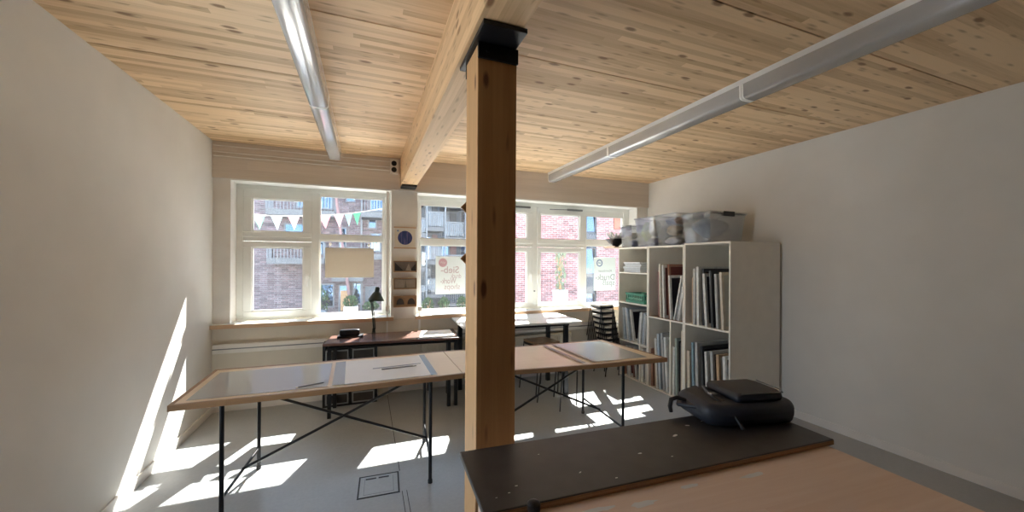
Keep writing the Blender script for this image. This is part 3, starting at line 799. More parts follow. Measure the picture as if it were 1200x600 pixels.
bay('the bay under the green crate', .492, [
    (4.302, 4, .42, 'grey', 'pale', .03, .024), (4.235, 6, .43, 'blue grey', 'pale', .0, .026), (4.190, 7.5, .44, 'white', 'pale', .01, .026), (4.140, 9, .43, 'blue grey', 'pale', .0, .028), (4.085, 10, .42, 'white', 'dark', .02, .026),
    (3.985, -6, .40, 'grey', 'dark', .01, .022), (3.948, -5, .41, 'white', 'dark', .0, .024), (3.905, -4.5, .40, 'blue grey', 'dark', .015, .026), (3.858, -4, .385, 'grey', 'dark', .0, .026)])
bay('the crate shelf\'s lowest left bay', T, [
    (4.31, 2, .36, 'white', 'pale', .02, .026), (4.255, 4, .38, 'red brown', 'red', .0, .03), (4.20, 5, .40, 'grey', 'pale', .02, .026), (4.145, 6, .40, 'white', 'red', .0, .026), (4.07, 8, .38, 'dark red', 'red', .02, .028), (4.005, 8, .40, 'grey', 'dark', .0, .026)])
bay('the crate shelf\'s lowest right bay', T, [
    (3.895, 0, .42, 'white', 'dark', .0, .026), (3.853, 0, .40, 'grey', 'pale', .02, .024), (3.815, 0, .38, 'red brown', 'red', .03, .024)])
bay('the middle shelf\'s tall upper bay', .883, [
    (3.625, 1, .55, 'dark red', 'red', .02, .026), (3.575, 2, .64, 'cream', 'red', .0, .028), (3.520, 2.5, .63, 'white', 'red', .0, .024), (3.485, 2.5, .64, 'red brown', 'red', .05, .026),
    (3.415, 3.5, .51, 'white', 'dark', .0, .022), (3.365, -12, .52, 'white', 'pale', .0, .020), (3.330, -11, .40, 'grey', 'pale', .01, .020), (3.298, -10, .33, 'white', 'pale', .0, .020)])
bay('the middle shelf\'s lower left bay', T, [
    (3.715, 1, .46, 'red brown', 'red', .0, .03), (3.672, 2, .47, 'wood', 'red', .02, .026), (3.625, 3.5, .60, 'white', 'pale', .0, .028), (3.575, 4, .66, 'blue grey', 'pale', .0, .032), (3.522, 4, .68, 'grey', 'pale', .01, .030), (3.465, 4, .64, 'white', 'pale', .0, .034)])
bay('the middle shelf\'s lower right bay', T, [
    (3.365, 0, .56, 'white', 'pale', .0, .028), (3.322, 1, .66, 'green grey', 'dark', .0, .028), (3.282, 1, .62, 'black', 'dark', .03, .028), (3.243, 0, .76, 'cream', 'pale', .0, .026)])
bay('upper bay beside the bare wall', .880, [
    (3.125, 0, .50, 'wood', 'dark', .03, .026), (3.080, 0, .60, 'grey', 'pale', .0, .032), (3.030, 1, .62, 'white', 'pale', .0, .032), (2.985, 1, .60, 'black', 'dark', .03, .026), (2.925, 4, .55, 'white', 'dark', .0, .030), (2.850, 3, .58, 'black', 'dark', .0, .028), (2.790, 3, .55, 'grey', 'pale', .0, .028), (2.730, 3, .57, 'cream', 'pale', .0, .028)])
bay('lower bay beside the bare wall', T, [
    (3.145, 1, .56, 'cream', 'pale', .0, .036), (3.080, 2, .66, 'slate blue', 'dark', .0, .030), (3.030, 2, .67, 'grey', 'pale', .0, .036), (2.975, 2.5, .64, 'black', 'dark', .02, .028), (2.900, 3, .60, 'white', 'pale', .0, .030), (2.830, 3, .62, 'grey', 'dark', .0, .03), (2.760, 3, .60, 'wood', 'pale', .0, .03), (2.695, 2, .60, 'white', 'dark', .0, .03)])

# pads of paper in the top bay
M['page'] = plain('page_block', (0.66, 0.70, 0.73), 0.8, var=0.08, scale=60)
covs = ('white', 'blue grey', 'white', 'grey', 'white')
zz = 1.4103
for i, (w_, d_, h_) in enumerate(((.36, .30, .026), (.34, .29, .022), (.36, .30, .030), (.33, .28, .030), (.35, .30, .026))):
    lab = ('bottom', 'second', 'middle', 'fourth', 'topmost')[i]
    t = thing('paper_pad', 'flat paper pad, %s of the pile in the top bay of the shelf' % lab, 'paper pad', (XF + .02 + .17, 4.14 + .008 * ((i * 7) % 3 - 1), zz), R((i * 5) % 4 - 2), 'paper pads in the top bay')
    box(-d_ / 2 + .004, d_ / 2 - .004, -w_ / 2 + .003, w_ / 2 - .003, .003, h_ - .003).build('pages', M['page'], t)
    box(-d_ / 2, d_ / 2, -w_ / 2, w_ / 2, 0, .003).build('back_cover', M['f_grey'], t)
    box(-d_ / 2, d_ / 2, -w_ / 2, w_ / 2, h_ - .003, h_).build('front_cover', M['f_' + covs[i]], t)
    zz += h_ + .0003
t = thing('cardboard_box', 'small dark cardboard box behind the paper pads in the top bay', 'box', (3.76, 3.87, 1.4102))
box(-.14, .14, -.07, .07, 0, .12).build('carton', M['lino'], t, bev=.002)
box(-.141, .141, -.004, .004, .119, .1215).build('tape_seam', M['tape_brown'], t)

# green crate
M['crate'] = plain('green_crate_plastic', (0.03, 0.22, 0.14), 0.4, var=0.1)
M['crate_mark'] = plain('pale_green_marking', (0.30, 0.62, 0.50), 0.6, var=0.1)
t = thing('plastic_crate', 'dark green plastic crate on the second shelf of the window unit', 'crate', (XF + .02, 3.865, 1.0068))
b = MB()
CW, CD, CH = .36, .26, .125
b.box(0, CD, 0, CW, 0, .008)
def slatted(along, fixed_, n_):
    for k in range(n_):
        u0 = k * along / n_
        yield u0, u0 + along / n_ * .42
for y_ in (0, CW - .008):
    b.box(0, CD, y_, y_ + .008, .008, .045).box(0, CD, y_, y_ + .008, CH - .026, CH)
    for u0, u1 in slatted(CD, y_, 8): b.box(u0, u1, y_ + .001, y_ + .007, .045, CH - .026)
for x_ in (0, CD - .008):
    b.box(x_, x_ + .008, .008, CW - .008, .008, .035).box(x_, x_ + .008, .008, CW - .008, CH - .026, CH)
    for u0, u1 in slatted(CW - .02, x_, 10): b.box(x_ + .001, x_ + .007, .01 + u0, .01 + u1, .035, CH - .026)
b.build('basket', M['crate'], t)
b = MB().box(-.006, .004, -.004, CW + .004, CH - .012, CH + .004)
b.build('rim', M['crate'], t)
b = MB()
for k in range(9):
    y_ = .05 + k * .03; hh = (.020, .030, .022, .030, .020, .028, .020, .030, .018)[k]
    pts = [(-.0015, y_ + .011 * math.cos(a), .058 + hh * .5 * math.sin(a)) for a in [2 * PI * j / 10 for j in range(10)]]
    b.tube(pts, .0028, 5, closed=True)
b.build('moulded_marking', M['crate_mark'], t)
t = tag(MB().lump((3.42, 3.965, 1.082), (.075, .062, .055), 5, .25).build('cable_bundle', M['black_steel'], None, smooth=True), 'dark tangled bundle lying in the green crate', 'bundle')
t = tag(MB().lump((3.43, 4.125, 1.072), (.075, .062, .048), 9, .25).build('cable_bundle', M['lino'], None, smooth=True), 'small brown bundle in the green crate, nearer the window', 'bundle')

# clear boxes on top of the shelves
def bin_(label, yc, w, d, h, zb, xf, content, lid=True):
    t = thing('storage_box', label, 'storage box', (xf, yc, zb), 0, 'clear storage boxes on the shelves')
    k = .86
    b = MB()
    def ring(s_, z, inset=0):
        return [(d / 2 - d / 2 * s_ + inset, -w / 2 * s_ + inset, z), (d / 2 + d / 2 * s_ - inset, -w / 2 * s_ + inset, z), (d / 2 + d / 2 * s_ - inset, w / 2 * s_ - inset, z), (d / 2 - d / 2 * s_ + inset, w / 2 * s_ - inset, z)]
    A, B, Ci, Di = ring(k, 0), ring(1, h), ring(1, h, .003), ring(k, .003, .003)
    vs = A + B + Ci + Di
    fs = [(3, 2, 1, 0), (12, 13, 14, 15)]
    for j in range(4):
        n_ = (j + 1) % 4
        fs += [(j, n_, 4 + n_, 4 + j), (4 + j, 4 + n_, 8 + n_, 8 + j), (8 + j, 8 + n_, 12 + n_, 12 + j)]
    b._add(vs, fs)
    b.build('body', M['clear_box'], t, bev=.004)
    r_ = MB().box(-.010, d + .010, -w / 2 - .010, -w / 2 + .002, h - .016, h).box(-.010, d + .010, w / 2 - .002, w / 2 + .010, h - .016, h).box(-.010, .002, -w / 2 + .002, w / 2 - .002, h - .016, h).box(d - .002, d + .010, -w / 2 + .002, w / 2 - .002, h - .016, h)
    r_.build('rim', M['clear_box'], t, bev=.003)
    if lid:
        box(-.012, d + .012, -w / 2 - .012, w / 2 + .012, h + .001, h + .013).build('lid', M['clear_box'], t, bev=.004)
        for y_ in (-w / 2 - .014, w / 2 + .006):
            box(d * .35, d * .65, y_, y_ + .008, h - .035, h + .016).build('clip', M['black_steel'] if lid == 'dark' else M['white_plastic'], t, bev=.002)
    for j, (cx, cy, cz, rx, ry, rz_, mm, lab, kind) in enumerate(content):
        tag(MB().lump((xf + cx, yc + cy, zb + cz), (rx, ry, rz_), int(abs(yc) * 100) + j * 11, .20, 24, 14).build(kind, M[mm], None, smooth=True), lab, 'fabric', None)
M['cl_blue'] = plain('slate_blue_cloth', (0.13, 0.17, 0.23), 0.9, var=0.25, scale=30)
M['cl_bluew'] = plain('pale_blue_cloth', (0.34, 0.40, 0.60), 0.9, var=0.25, scale=30)
M['cl_white'] = plain('white_cloth', (0.66, 0.64, 0.60), 0.9, var=0.15, scale=25)
M['cl_tan'] = plain('tan_cloth', (0.48, 0.36, 0.25), 0.9, var=0.2, scale=25)
M['cl_green'] = plain('yellow_green_cloth', (0.40, 0.48, 0.10), 0.9, var=0.3, scale=30)
M['cl_purple'] = plain('dark_purple_cloth', (0.10, 0.08, 0.14), 0.9, var=0.2, scale=25)
M['cl_brown'] = plain('brown_cloth', (0.24, 0.14, 0.09), 0.9, var=0.2, scale=25)
ZB1, ZB2, ZB3 = 1.7422, 1.7422, 1.7552
bin_('small clear storage box with pale blue cloth, nearest the window on the shelves', 4.235, .25, .30, .285, ZB1, XF + .02, [
    (.14, -.0, .058, .085, .075, .046, 'cl_bluew', 'pale blue cloth folded in the smallest clear box', 'cloth_bundle'),
    (.13, .0, .160, .075, .070, .046, 'cl_white', 'white cloth lying on the pale blue cloth in the smallest clear box', 'cloth_bundle')], 'dark')
bin_('tall clear storage box with green, white and purple cloth, second on the shelves', 3.89, .355, .50, .375, ZB1, XF + .03, [
    (.12, .080, .20, .070, .050, .13, 'cl_green', 'yellow green cloth in the second clear box from the window', 'cloth_bundle'),
    (.13, -.055, .235, .085, .062, .10, 'cl_white', 'white cloth bulging in the second clear box from the window', 'cloth_bundle'),
    (.15, -.035, .062, .10, .080, .050, 'cl_purple', 'dark purple cloth under the white cloth in the second clear box', 'cloth_bundle'),
    (.345, .0, .16, .085, .11, .12, 'cl_bluew', 'pale blue cloth at the back of the second clear box', 'cloth_bundle')], False)
bin_('wide clear storage box with tan and white fabric, third from the window', 3.512, .335, .52, .375, ZB2, XF + .02, [
    (.15, .0, .185, .09, .105, .060, 'cl_tan', 'tan fabric in the middle of the third clear box', 'cloth_bundle'),
    (.16, .0, .062, .10, .105, .048, 'cl_white', 'white fabric on the bottom of the third clear box', 'cloth_bundle'),
    (.16, .055, .30, .08, .060, .040, 'cl_blue', 'slate blue cloth on the top of the third clear box', 'cloth_bundle'),
    (.16, -.080, .295, .09, .045, .040, 'cl_brown', 'brown cloth on the tan fabric of the third clear box', 'cloth_bundle')], False)
bin_('clear lidded storage box full of slate blue cloth, farthest from the window', 3.075, .375, .52, .315, ZB3, XF + .02, [
    (.22, .0, .165, .17, .135, .11, 'cl_blue', 'slate blue cloth filling the lidded clear box', 'cloth_bundle')], 'dark')
# board and bowl at the window end
t = thing('wooden_board', 'light wooden board jutting out toward the window from the shelf top', 'board', (XF + .0, 4.50, ZB1), R(4))
box(-.08, .30, -.125, .10, 0, .016).build('board', M['bench'], t, bev=.002)
box(-.08, -.06, -.125, .10, .016, .026).build('lip', M['bench'], t, bev=.002)
t = thing('bowl', 'black wide bowl standing on the wooden board at the shelf end', 'bowl', (XF + .075, 4.527, ZB1 + .0165))
MB().lathe([(.030, .0), (.036, .006), (.042, .014), (.100, .062), (.142, .112), (.137, .114), (.094, .068), (.034, .020)], 30).build('shell', M['black_steel'], t, smooth=True)
MB().lathe([(.143, .108), (.146, .111), (.146, .116), (.138, .116)], 30).build('rim', M['black_steel'], t, smooth=True)
rnd = random.Random(4)
b = MB()
for k in range(15):
    a_ = 2 * PI * k / 15 + rnd.uniform(-.15, .15); rr = rnd.uniform(.085, .155); hh = rnd.uniform(.15, .25); w_ = rnd.uniform(.25, .42)
    def pp(r_, z_, da): return Vector((XF + .075 + r_ * math.cos(a_ + da), 4.525 + r_ * math.sin(a_ + da), ZB1 + .0165 + z_))
    row = [(pp(.012, .045, -w_), pp(.012, .045, w_)), (pp(rr * .55, .10 + rnd.uniform(-.01, .02), -w_ * 1.1), pp(rr * .55, .10, w_ * 1.1)), (pp(rr * .9, hh * .85, -w_ * .6), pp(rr * .85, hh * .8, w_ * .7)), (pp(rr, hh, -.03), pp(rr, hh + .004, .03))]
    vs_ = []
    for p0, p1 in row: vs_ += [p0, p1]
    vs_ += [v + Vector((0, 0, .0015)) for v in vs_]
    fs_ = []
    for q in range(3):
        fs_ += [(2 * q, 2 * q + 1, 2 * q + 3, 2 * q + 2), (8 + 2 * q, 8 + 2 * q + 2, 8 + 2 * q + 3, 8 + 2 * q + 1), (2 * q, 2 * q + 2, 8 + 2 * q + 2, 8 + 2 * q), (2 * q + 1, 8 + 2 * q + 1, 8 + 2 * q + 3, 2 * q + 3)]
    fs_ += [(0, 8, 9, 1), (6, 7, 15, 14)]
    b._add(vs_, fs_)
tag(b.build('crumpled_paper', M['tissue'], None), 'crumpled white paper standing up from the black bowl', 'paper')

# ------------------------------------------------------------------ foreground bench
t = thing('workbench', 'pale beech workbench in front of the column, carrying the black board', 'workbench', (.30, 1.262, 0), R(-2.6))
box(.045, 1.30, -1.10, -.025, .845, .880).build('bench_top', M['bench'], t, bev=.003)
for x, y in ((.09, -.08), (1.24, -.08), (.09, -1.02), (1.24, -1.02)):
    box(x - .035, x + .035, y - .035, y + .035, 0, .844).build('leg', M['bench'], t, bev=.003)
b = MB().box(.09, 1.24, -.10, -.07, .70, .843).box(.09, 1.24, -1.04, -1.01, .70, .843)
b.build('apron', M['bench'], t)
rnd = random.Random(12)
for cx_, cy_, lx, ly in ((.30, -.385, .075, .012), (.44, -.40, .05, .016), (.62, -.375, .045, .010), (.86, -.39, .06, .012), (.50, -.52, .08, .02)):
    MB().prism([(cx_ + lx * math.cos(2 * PI * k / 14) * rnd.uniform(.6, 1), cy_ + ly * math.sin(2 * PI * k / 14) * rnd.uniform(.5, 1)) for k in range(14)], .880, .8803, 'Z').build('paint_smear', M['white_top'], t)
for x in (.09, 1.24): box(x - .02, x + .02, -1.0, -.1, .18, .25).build('stretcher', M['bench'], t)
t = thing('black_board', 'long black coated board with paint flecks lying on the workbench', 'board', (.30, 1.262, .8805), R(-2.6))
box(0, 1.33, -.335, 0, .003, .0195).build('board', M['black_board'], t, bev=.004, seg=3)
box(.004, 1.326, -.3365, -.334, .001, .0165).build('raw_edge', M['ply_edge'], t)
for x, y, a, l in ((.79, -.13, 20, .018), (.90, -.075, -20, .012), (.58, -.20, 0, .010), (.99, -.06, 5, .010), (.12, -.245, 0, .006), (.09, -.27, 0, .005), (.05, -.28, 0, .004), (.33, -.24, 30, .007), (.42, -.30, 0, .006), (.25, -.1, 0, .004), (.67, -.25, 0, .006)):
    m_ = Matrix.Translation((x, y, 0)) @ Matrix.Rotation(R(a), 4, 'Z')
    MB().prism([(l * math.cos(2 * PI * k / 7) * (.7 + .3 * math.sin(k * 2.3)), .3 * l * math.sin(2 * PI * k / 7)) for k in range(7)], .0195, .0199, 'Z', m_).build('paint_fleck', M['white'], t)
t = thing('clamp', 'black knob of a clamp at the front edge of the black board', 'clamp', (.415, .904, .8806))
MB().lathe([(.012, .004), (.012, .010), (.0165, .014), (.018, .020), (.018, .032), (.012, .038), (.004, .039)], 18).build('knob', M['black_steel'], t, smooth=True)
MB().lathe([(.016, 0), (.016, .004), (.006, .0045)], 18).build('washer', M['grey_steel'], t)

# dark bag lying at the right end of the board
M['bag'] = plain('dark_navy_nylon', (0.022, 0.026, 0.038), 0.5, var=0.25, scale=12, bmp=0.1)
t = thing('bag', 'dark navy bag lying on the right end of the black board', 'bag', (1.468, 1.165, .9005), R(-12))
b = MB().prism([(-.20, -.10), (-.14, -.135), (.16, -.135), (.215, -.09), (.215, .09), (.16, .13), (-.14, .13), (-.20, .10)], 0, .085, 'Z')
b.build('body', M['bag'], t, bev=.032, seg=4, smooth=True)
MB().prism([(-.06, -.10), (.15, -.10), (.17, -.06), (.17, .06), (.15, .10), (-.06, .10)], .080, .118, 'Z').build('front_pocket', M['bag'], t, bev=.018, seg=3, smooth=True)
m_ = Matrix.Translation((-.17, .03, .052)) @ Matrix.Rotation(R(-14), 4, 'Y')
MB().prism([(-.075, .0), (-.02, -.085), (.09, -.10), (.09, .10), (-.01, .085)], 0, .016, 'Z', m_).build('flap', M['bag'], t, bev=.007, seg=3, smooth=True)
MB().tube([(-.205, .02, .062), (-.238, .035, .070), (-.258, .045, .060), (-.262, .048, .030), (-.258, .046, .006)], [.007, .009, .010, .009, .008], 8).build('strap', M['black_steel'], t, smooth=True)
MB().tube([(-.055, .115, .082), (-.10, .03, .092), (-.12, -.05, .090), (-.10, -.12, .060), (-.085, -.16, .010)], .0075, 8).build('shoulder_strap', M['black_steel'], t, smooth=True)
box(-.128, -.100, -.035, -.010, .094, .104).build('buckle', M['grey_steel'], t, bev=.003)
MB().tube([(-.04, -.098, .119), (.148, -.098, .119), (.168, -.06, .119), (.168, .06, .119)], .0025, 6).build('zipper', M['grey_steel'], t)
# floor box hatch
t = thing('floor_hatch', 'square metal floor hatch set in the grey floor', 'floor hatch', (-.037, 2.895, 0), R(-2.6))
W_, D_ = .268, .262
b = MB().box(0, W_, -.010, 0, 0, .003).box(0, W_, -D_, -D_ + .010, 0, .003).box(0, .010, -D_ + .01, -.01, 0, .003).box(W_ - .010, W_, -D_ + .01, -.01, 0, .003)
b.build('frame', M['black_steel'], t)
box(.010, W_ - .010, -D_ + .010, -.010, .0, .0016).build('lid', M['floor'], t)
b = MB().box(.038, W_ - .038, -D_ + .032, -D_ + .035, .0016, .0022).box(.038, .041, -D_ + .035, -.035, .0016, .0022).box(W_ - .041, W_ - .038, -D_ + .035, -.035, .0016, .0022)
b.build('groove', M['grey_steel'], t)
for x in (.045, .13): box(x, x + .07, -.050, -.035, .0016, .0028).build('cable_slot', M['black_steel'], t)

# ------------------------------------------------------------------ outside
GZ = -.58
M['street'] = plain('street_paving', (0.27, 0.26, 0.25), 0.9, var=0.1, scale=1.2)
g0 = S(box(-40, 45, YO, 60, GZ - .2, GZ).build('ground', M['street']))
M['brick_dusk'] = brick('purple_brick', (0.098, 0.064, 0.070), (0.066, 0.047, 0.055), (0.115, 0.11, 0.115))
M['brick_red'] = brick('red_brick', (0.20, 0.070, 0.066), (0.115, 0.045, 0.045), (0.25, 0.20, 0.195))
def pane_mat(name, col, rough=0.03, metal=0.55):
    m, nt, out = new_mat(name); g = G(nt)
    bsdf(g, out, Base_Color=c4(col), Roughness=rough, Metallic=metal); return m
M['facade_glass'] = clear('balcony_glass', (0.62, 0.72, 0.80), 0.03, 0.05, 0.03, (0.12, 0.15, 0.18))
M['pane_blue'] = pane_mat('sky_reflecting_pane', (0.065, 0.115, 0.19), 0.05, 0.9)
M['pane_dark'] = pane_mat('dark_pane', (0.03, 0.04, 0.05), 0.05, 0.2)
M['alu'] = plain('pale_metal', (0.10, 0.115, 0.13), 0.5, 0.2, var=0.05)
M['slab'] = plain('grey_concrete_slab', (0.075, 0.08, 0.085), 0.8, var=0.08)
M['anthracite'] = plain('blue_grey_metal', (0.025, 0.031, 0.04), 0.5, 0.2, var=0.08)
M['cladding'] = plain('light_blue_cladding', (0.05, 0.066, 0.085), 0.5, 0.2, var=0.1)
M['pinkwall'] = plain('pink_render', (0.15, 0.09, 0.09), 0.9, var=0.08)

def window_part(t, x0, x1, z0, z1, y, mat='pane_blue', fw=.06, fmat='alu'):
    f = MB().box(x0, x1, y - .05, y + .02, z0, z0 + fw).box(x0, x1, y - .05, y + .02, z1 - fw, z1).box(x0, x0 + fw, y - .05, y + .02, z0 + fw, z1 - fw).box(x1 - fw, x1, y - .05, y + .02, z0 + fw, z1 - fw)
    o = f.build('window_frame', M[fmat], t)
    box(x0 + fw, x1 - fw, y - .02, y, z0 + fw, z1 - fw).build('pane', M[mat], o)
def balcony(t, x0, x1, z, y, depth=1.3, rail=1.05, glass=True, slabh=.22):
    b = MB().box(x0, x1, y - depth, y, z - slabh, z); o = b.build('balcony', M['slab'], t)
    r = MB()
    n_ = max(4, int((x1 - x0) / .11))
    for k in range(n_ + 1):
        xx = x0 + (x1 - x0 - .03) * k / n_
        r.box(xx, xx + .022, y - depth, y - depth + .03, z, z + rail)
    r.box(x0, x1, y - depth - .01, y - depth + .04, z + rail, z + rail + .05)
    for xx in (x0, x1 - .03):
        for k in range(6): r.box(xx, xx + .03, y - depth + .1 + k * .2, y - depth + .12 + k * .2, z, z + rail)
    r.build('railing', M['anthracite'] if not glass else M['alu'], o)
# opposite brick apartments (left window)
BY = 17.0
t = thing('apartment_building', 'purple brick apartment building with balconies across the street', 'building')
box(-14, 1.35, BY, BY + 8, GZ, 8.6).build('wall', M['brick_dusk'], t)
box(-14.1, 1.4, BY - .1, BY + 8, 8.6, 8.85).build('roof_edge', M['slab'], t)
balcony(t, -3.4, -1.12, 3.42, BY, 1.1, 1.0); balcony(t, -.18, 1.3, 3.47, BY, 1.1, 1.0)
balcony(t, -1.22, -.10, .95, BY - .0, 1.1, .85, False); balcony(t, -.18, 1.3, 1.80, BY, 1.1, .55)
balcony(t, -3.4, -1.5, 1.62, BY, .9, .6)
for (x0, x1, z0, z1, mm) in ((-.80, -.42, 3.95, 4.75, 'pane_blue'), (.06, .42, 2.88, 3.50, 'pane_blue'), (-1.95, -1.58, 1.75, 2.30, 'pane_blue'), (-1.9, -1.25, 3.6, 5.2, 'pane_blue'), (.12, .70, 3.62, 5.0, 'pane_blue'), (-1.05, -.75, 2.0, 2.9, 'pane_blue'), (-1.0, -.3, 1.0, 2.1, 'pane_dark'), (.15, .6, 1.9, 2.7, 'pane_dark'), (-1.05, -.62, GZ, .55, 'pane_dark'), (-.52, -.12, -.3, .62, 'pane_blue'), (-3.0, -2.2, 2.0, 3.0, 'pane_blue'), (-5.0, -4.2, 1.2, 2.6, 'pane_blue'), (-5.0, -4.2, 3.8, 5.2, 'pane_blue'), (-2.0, -1.2, GZ + .2, .6, 'pane_dark'), (-2.6, -2.1, 3.6, 5.2, 'pane_blue')):
    window_part(t, x0, x1, z0, z1, BY)
box(-.22, -.15, BY - .09, BY - .01, GZ, 8.6).build('downpipe', M['alu'], t)
d = box(-.97, -.68, BY - .05, BY - .02, GZ, .30).build('door', M['oak_box'], t)
box(-.03, .45, BY - .06, BY - .01, GZ, .45).build('garage_panel', M['cladding'], t)
MB().tube([(-.62, BY - .5, -.45), (-.25, BY - .4, 1.0)], .02, 8).build('stair_rail', M['alu'], t)
# leaning pale beam in front of the facade seen at upper left
t2 = thing('slanting_pole', 'pale pink slanting pole in front of the brick apartment building', 'pole', (-.93, BY - 1.2, GZ))
MB().tube([(0.42, 0, 0), (-.28, 0, 5.6)], .055, 10).build('pole', M['pinkwall'], t2)
MB().lathe([(.14, 0), (.14, .05), (.07, .08)], 14, (.42, 0, 0)).build('foot', M['slab'], t2)
# modern block with conservatory balconies (second window)
CY = 16.0
t = thing('apartment_building', 'grey blue apartment block with stacked glass balconies, seen right of the pier', 'building')
box(1.55, 4.92, CY + 1.4, CY + 9, GZ, 9.2).build('wall', M['cladding'], t)
box(1.5, 4.97, CY + 1.3, CY + 9, 9.2, 9.4).build('roof_edge', M['slab'], t)
for x0, x1, off in ((1.65, 2.36, 0), (2.40, 3.10, .28), (3.16, 3.98, -.12), (4.05, 4.9, .1)):
    for k in range(4):
        z = -.15 + off + k * 1.42
        o = box(x0, x1, CY + .1, CY + 1.4, z - .16, z).build('balcony', M['slab'], t)
        r = MB()
        n_ = int((x1 - x0) / .085)
        for q in range(n_ + 1):
            xx = x0 + (x1 - x0 - .02) * q / n_
            r.box(xx, xx + .018, CY + .1, CY + .12, z, z + .62)
        r.box(x0, x1, CY + .09, CY + .14, z + .62, z + .66)
        r.build('railing', M['alu'], o)
        box(x0 + .04, x1 - .04, CY + .125, CY + .135, z + .06, z + .60).build('glass_panel', M['facade_glass'], o)
    for k in range(4):
        z = -.15 + off + k * 1.42
        window_part(t, x0 + .06, x0 + (x1 - x0) * .52, z + .05, z + 1.1, CY + 1.38, 'pane_blue' if k % 2 else 'pane_dark', .04)
        box(x0 + (x1 - x0) * .58, x1 - .06, CY + 1.33, CY + 1.39, z + .02, z + 1.18).build('wall_panel', M['pinkwall'] if k % 2 else M['anthracite'], t)
for xx in (2.34, 3.12, 4.0): box(xx, xx + .055, CY + .02, CY + .09, GZ, 7.0).build('post', M['alu'], t)
# red brick block behind the casements
RY = 13.0
t = thing('brick_building', 'red brick building with a dark metal window bay, seen through the right windows', 'building')
MB().box(5.05, 8.17, RY, RY + 8, GZ, 7.6).box(8.70, 16, RY, RY + 8, GZ, 7.6).box(8.17, 8.70, RY + .35, RY + 8, GZ, 7.6).build('wall', M['brick_red'], t)
box(5.0, 16.1, RY - .1, RY + 8, 7.6, 7.85).build('roof_edge', M['slab'], t)
for i, z in enumerate((-.5, 1.20, 2.88, 4.6)):
    o = box(8.17, 8.70, RY + .02, RY + .12, z + .88 if i else z + .75, z + 1.55).build('spandrel', M['anthracite'], t)
    b = MB().box(8.17, 8.24, RY + .02, RY + .12, z - .20, z + .88).box(8.63, 8.70, RY + .02, RY + .12, z - .20, z + .88)
    b.build('bay_frame', M['anthracite'], t)
    box(8.24, 8.63, RY + .10, RY + .12, z - .18, z + .88).build('pane', M['pane_dark'], t)
    MB()._add([(8.245, RY + .09, z - .12), (8.60, RY + .02, z - .12), (8.60, RY + .02, z + .02), (8.50, RY + .04, z + .86), (8.245, RY + .09, z + .86), (8.245, RY + .10, z - .12), (8.60, RY + .03, z - .12), (8.60, RY + .03, z + .02), (8.50, RY + .05, z + .86), (8.245, RY + .10, z + .86)],
              [(0, 1, 2, 3, 4), (9, 8, 7, 6, 5), (0, 5, 6, 1), (1, 6, 7, 2), (2, 7, 8, 3), (3, 8, 9, 4), (4, 9, 5, 0)]).build('open_sash', M['pane_blue'], t)
M['orange'] = plain('orange_render', (0.25, 0.08, 0.05), 0.9, var=0.08)
box(9.52, 9.90, RY - .04, RY + .01, 2.9, 3.6).build('orange_panel', M['orange'], t)
# street plants
def leaf_mat(name, c1, c2):
    m, nt, out = new_mat(name); g = G(nt)
    tc = g.n('ShaderNodeTexCoord').outputs['Object']
    nz = g.n('ShaderNodeTexNoise', inp={'Vector': tc, 'Scale': 7.0}).outputs[0]
    cc = g.ramp(nz, [(0.3, c4(c1)), (0.7, c4(c2))])
    d = g.n('ShaderNodeBsdfDiffuse', inp={0: cc}).outputs[0]; tl = g.n('ShaderNodeBsdfTranslucent', inp={0: cc}).outputs[0]
    nt.links.new(g.n('ShaderNodeMixShader', inp={0: .35, 1: d, 2: tl}).outputs[0], out.inputs[0]); return m
M['leaf'] = leaf_mat('green_leaves', (0.025, 0.05, 0.02), (0.06, 0.11, 0.045))
M['pot_pale'] = plain('pale_planter', (0.42, 0.42, 0.41), 0.8)
M['leaf_pale'] = leaf_mat('pale_leaves', (0.12, 0.16, 0.10), (0.2, 0.24, 0.16))
def plant(label, x, y, h, r, pw, ph, mat='leaf', pot='cladding', n=260, seed=1, tall=False):
    rnd = random.Random(seed)
    t = thing('potted_shrub', label, 'shrub', (x, y, GZ), 0, None)
    MB().prism([(-pw, -pw), (pw, -pw), (pw, pw), (-pw, pw)], 0, ph, 'Z').build('planter', M[pot], t, bev=.02)
    b = MB()
    for _ in range(n):
        th = rnd.uniform(0, 2 * PI); rr = r * math.sqrt(rnd.random()); z = ph + rnd.random() * h
        k = 1 if tall else math.sin(PI * min(1, .15 + .85 * (z - ph) / h)) ** .5
        p = Vector((rr * k * math.cos(th), rr * k * math.sin(th), z))
        q = Matrix.Translation(p) @ Matrix.Rotation(rnd.uniform(0, 6.3), 4, 'Z') @ Matrix.Rotation(rnd.uniform(.3, 1.4), 4, 'X')
        s_ = rnd.uniform(.05, .10)
        b._add([(-s_ * .35, 0, 0), (0, -s_, 0), (s_ * .35, 0, 0), (0, s_, .01)], [(0, 1, 2, 3)], q)
    b.build('foliage', M[mat], t)
    st = MB()
    for k in range(4): st.tube([(rnd.uniform(-.05, .05), rnd.uniform(-.05, .05), ph - .05), (rnd.uniform(-.6, .6) * r, rnd.uniform(-.6, .6) * r, ph + h * .8)], .012, 5)
    st.build('stem', M['edge'], t)
plant('green shrub in a box by the street at the left edge of the left window', -1.62, 15.2, .9, .42, .30, .35, seed=2)
plant('green shrub in a pale box before the apartment door', -.52, 15.2, .38, .28, .24, .42, pot='white', seed=3)
plant('low green shrub beside the garage panel across the street', .18, 15.4, .30, .30, .22, .25, seed=4)
plant('pale tall bamboo in a white planter outside the casement window', 5.42, 10.0, 1.35, .16, .17, 1.28, 'leaf_pale', 'pot_pale', 240, 5, True)
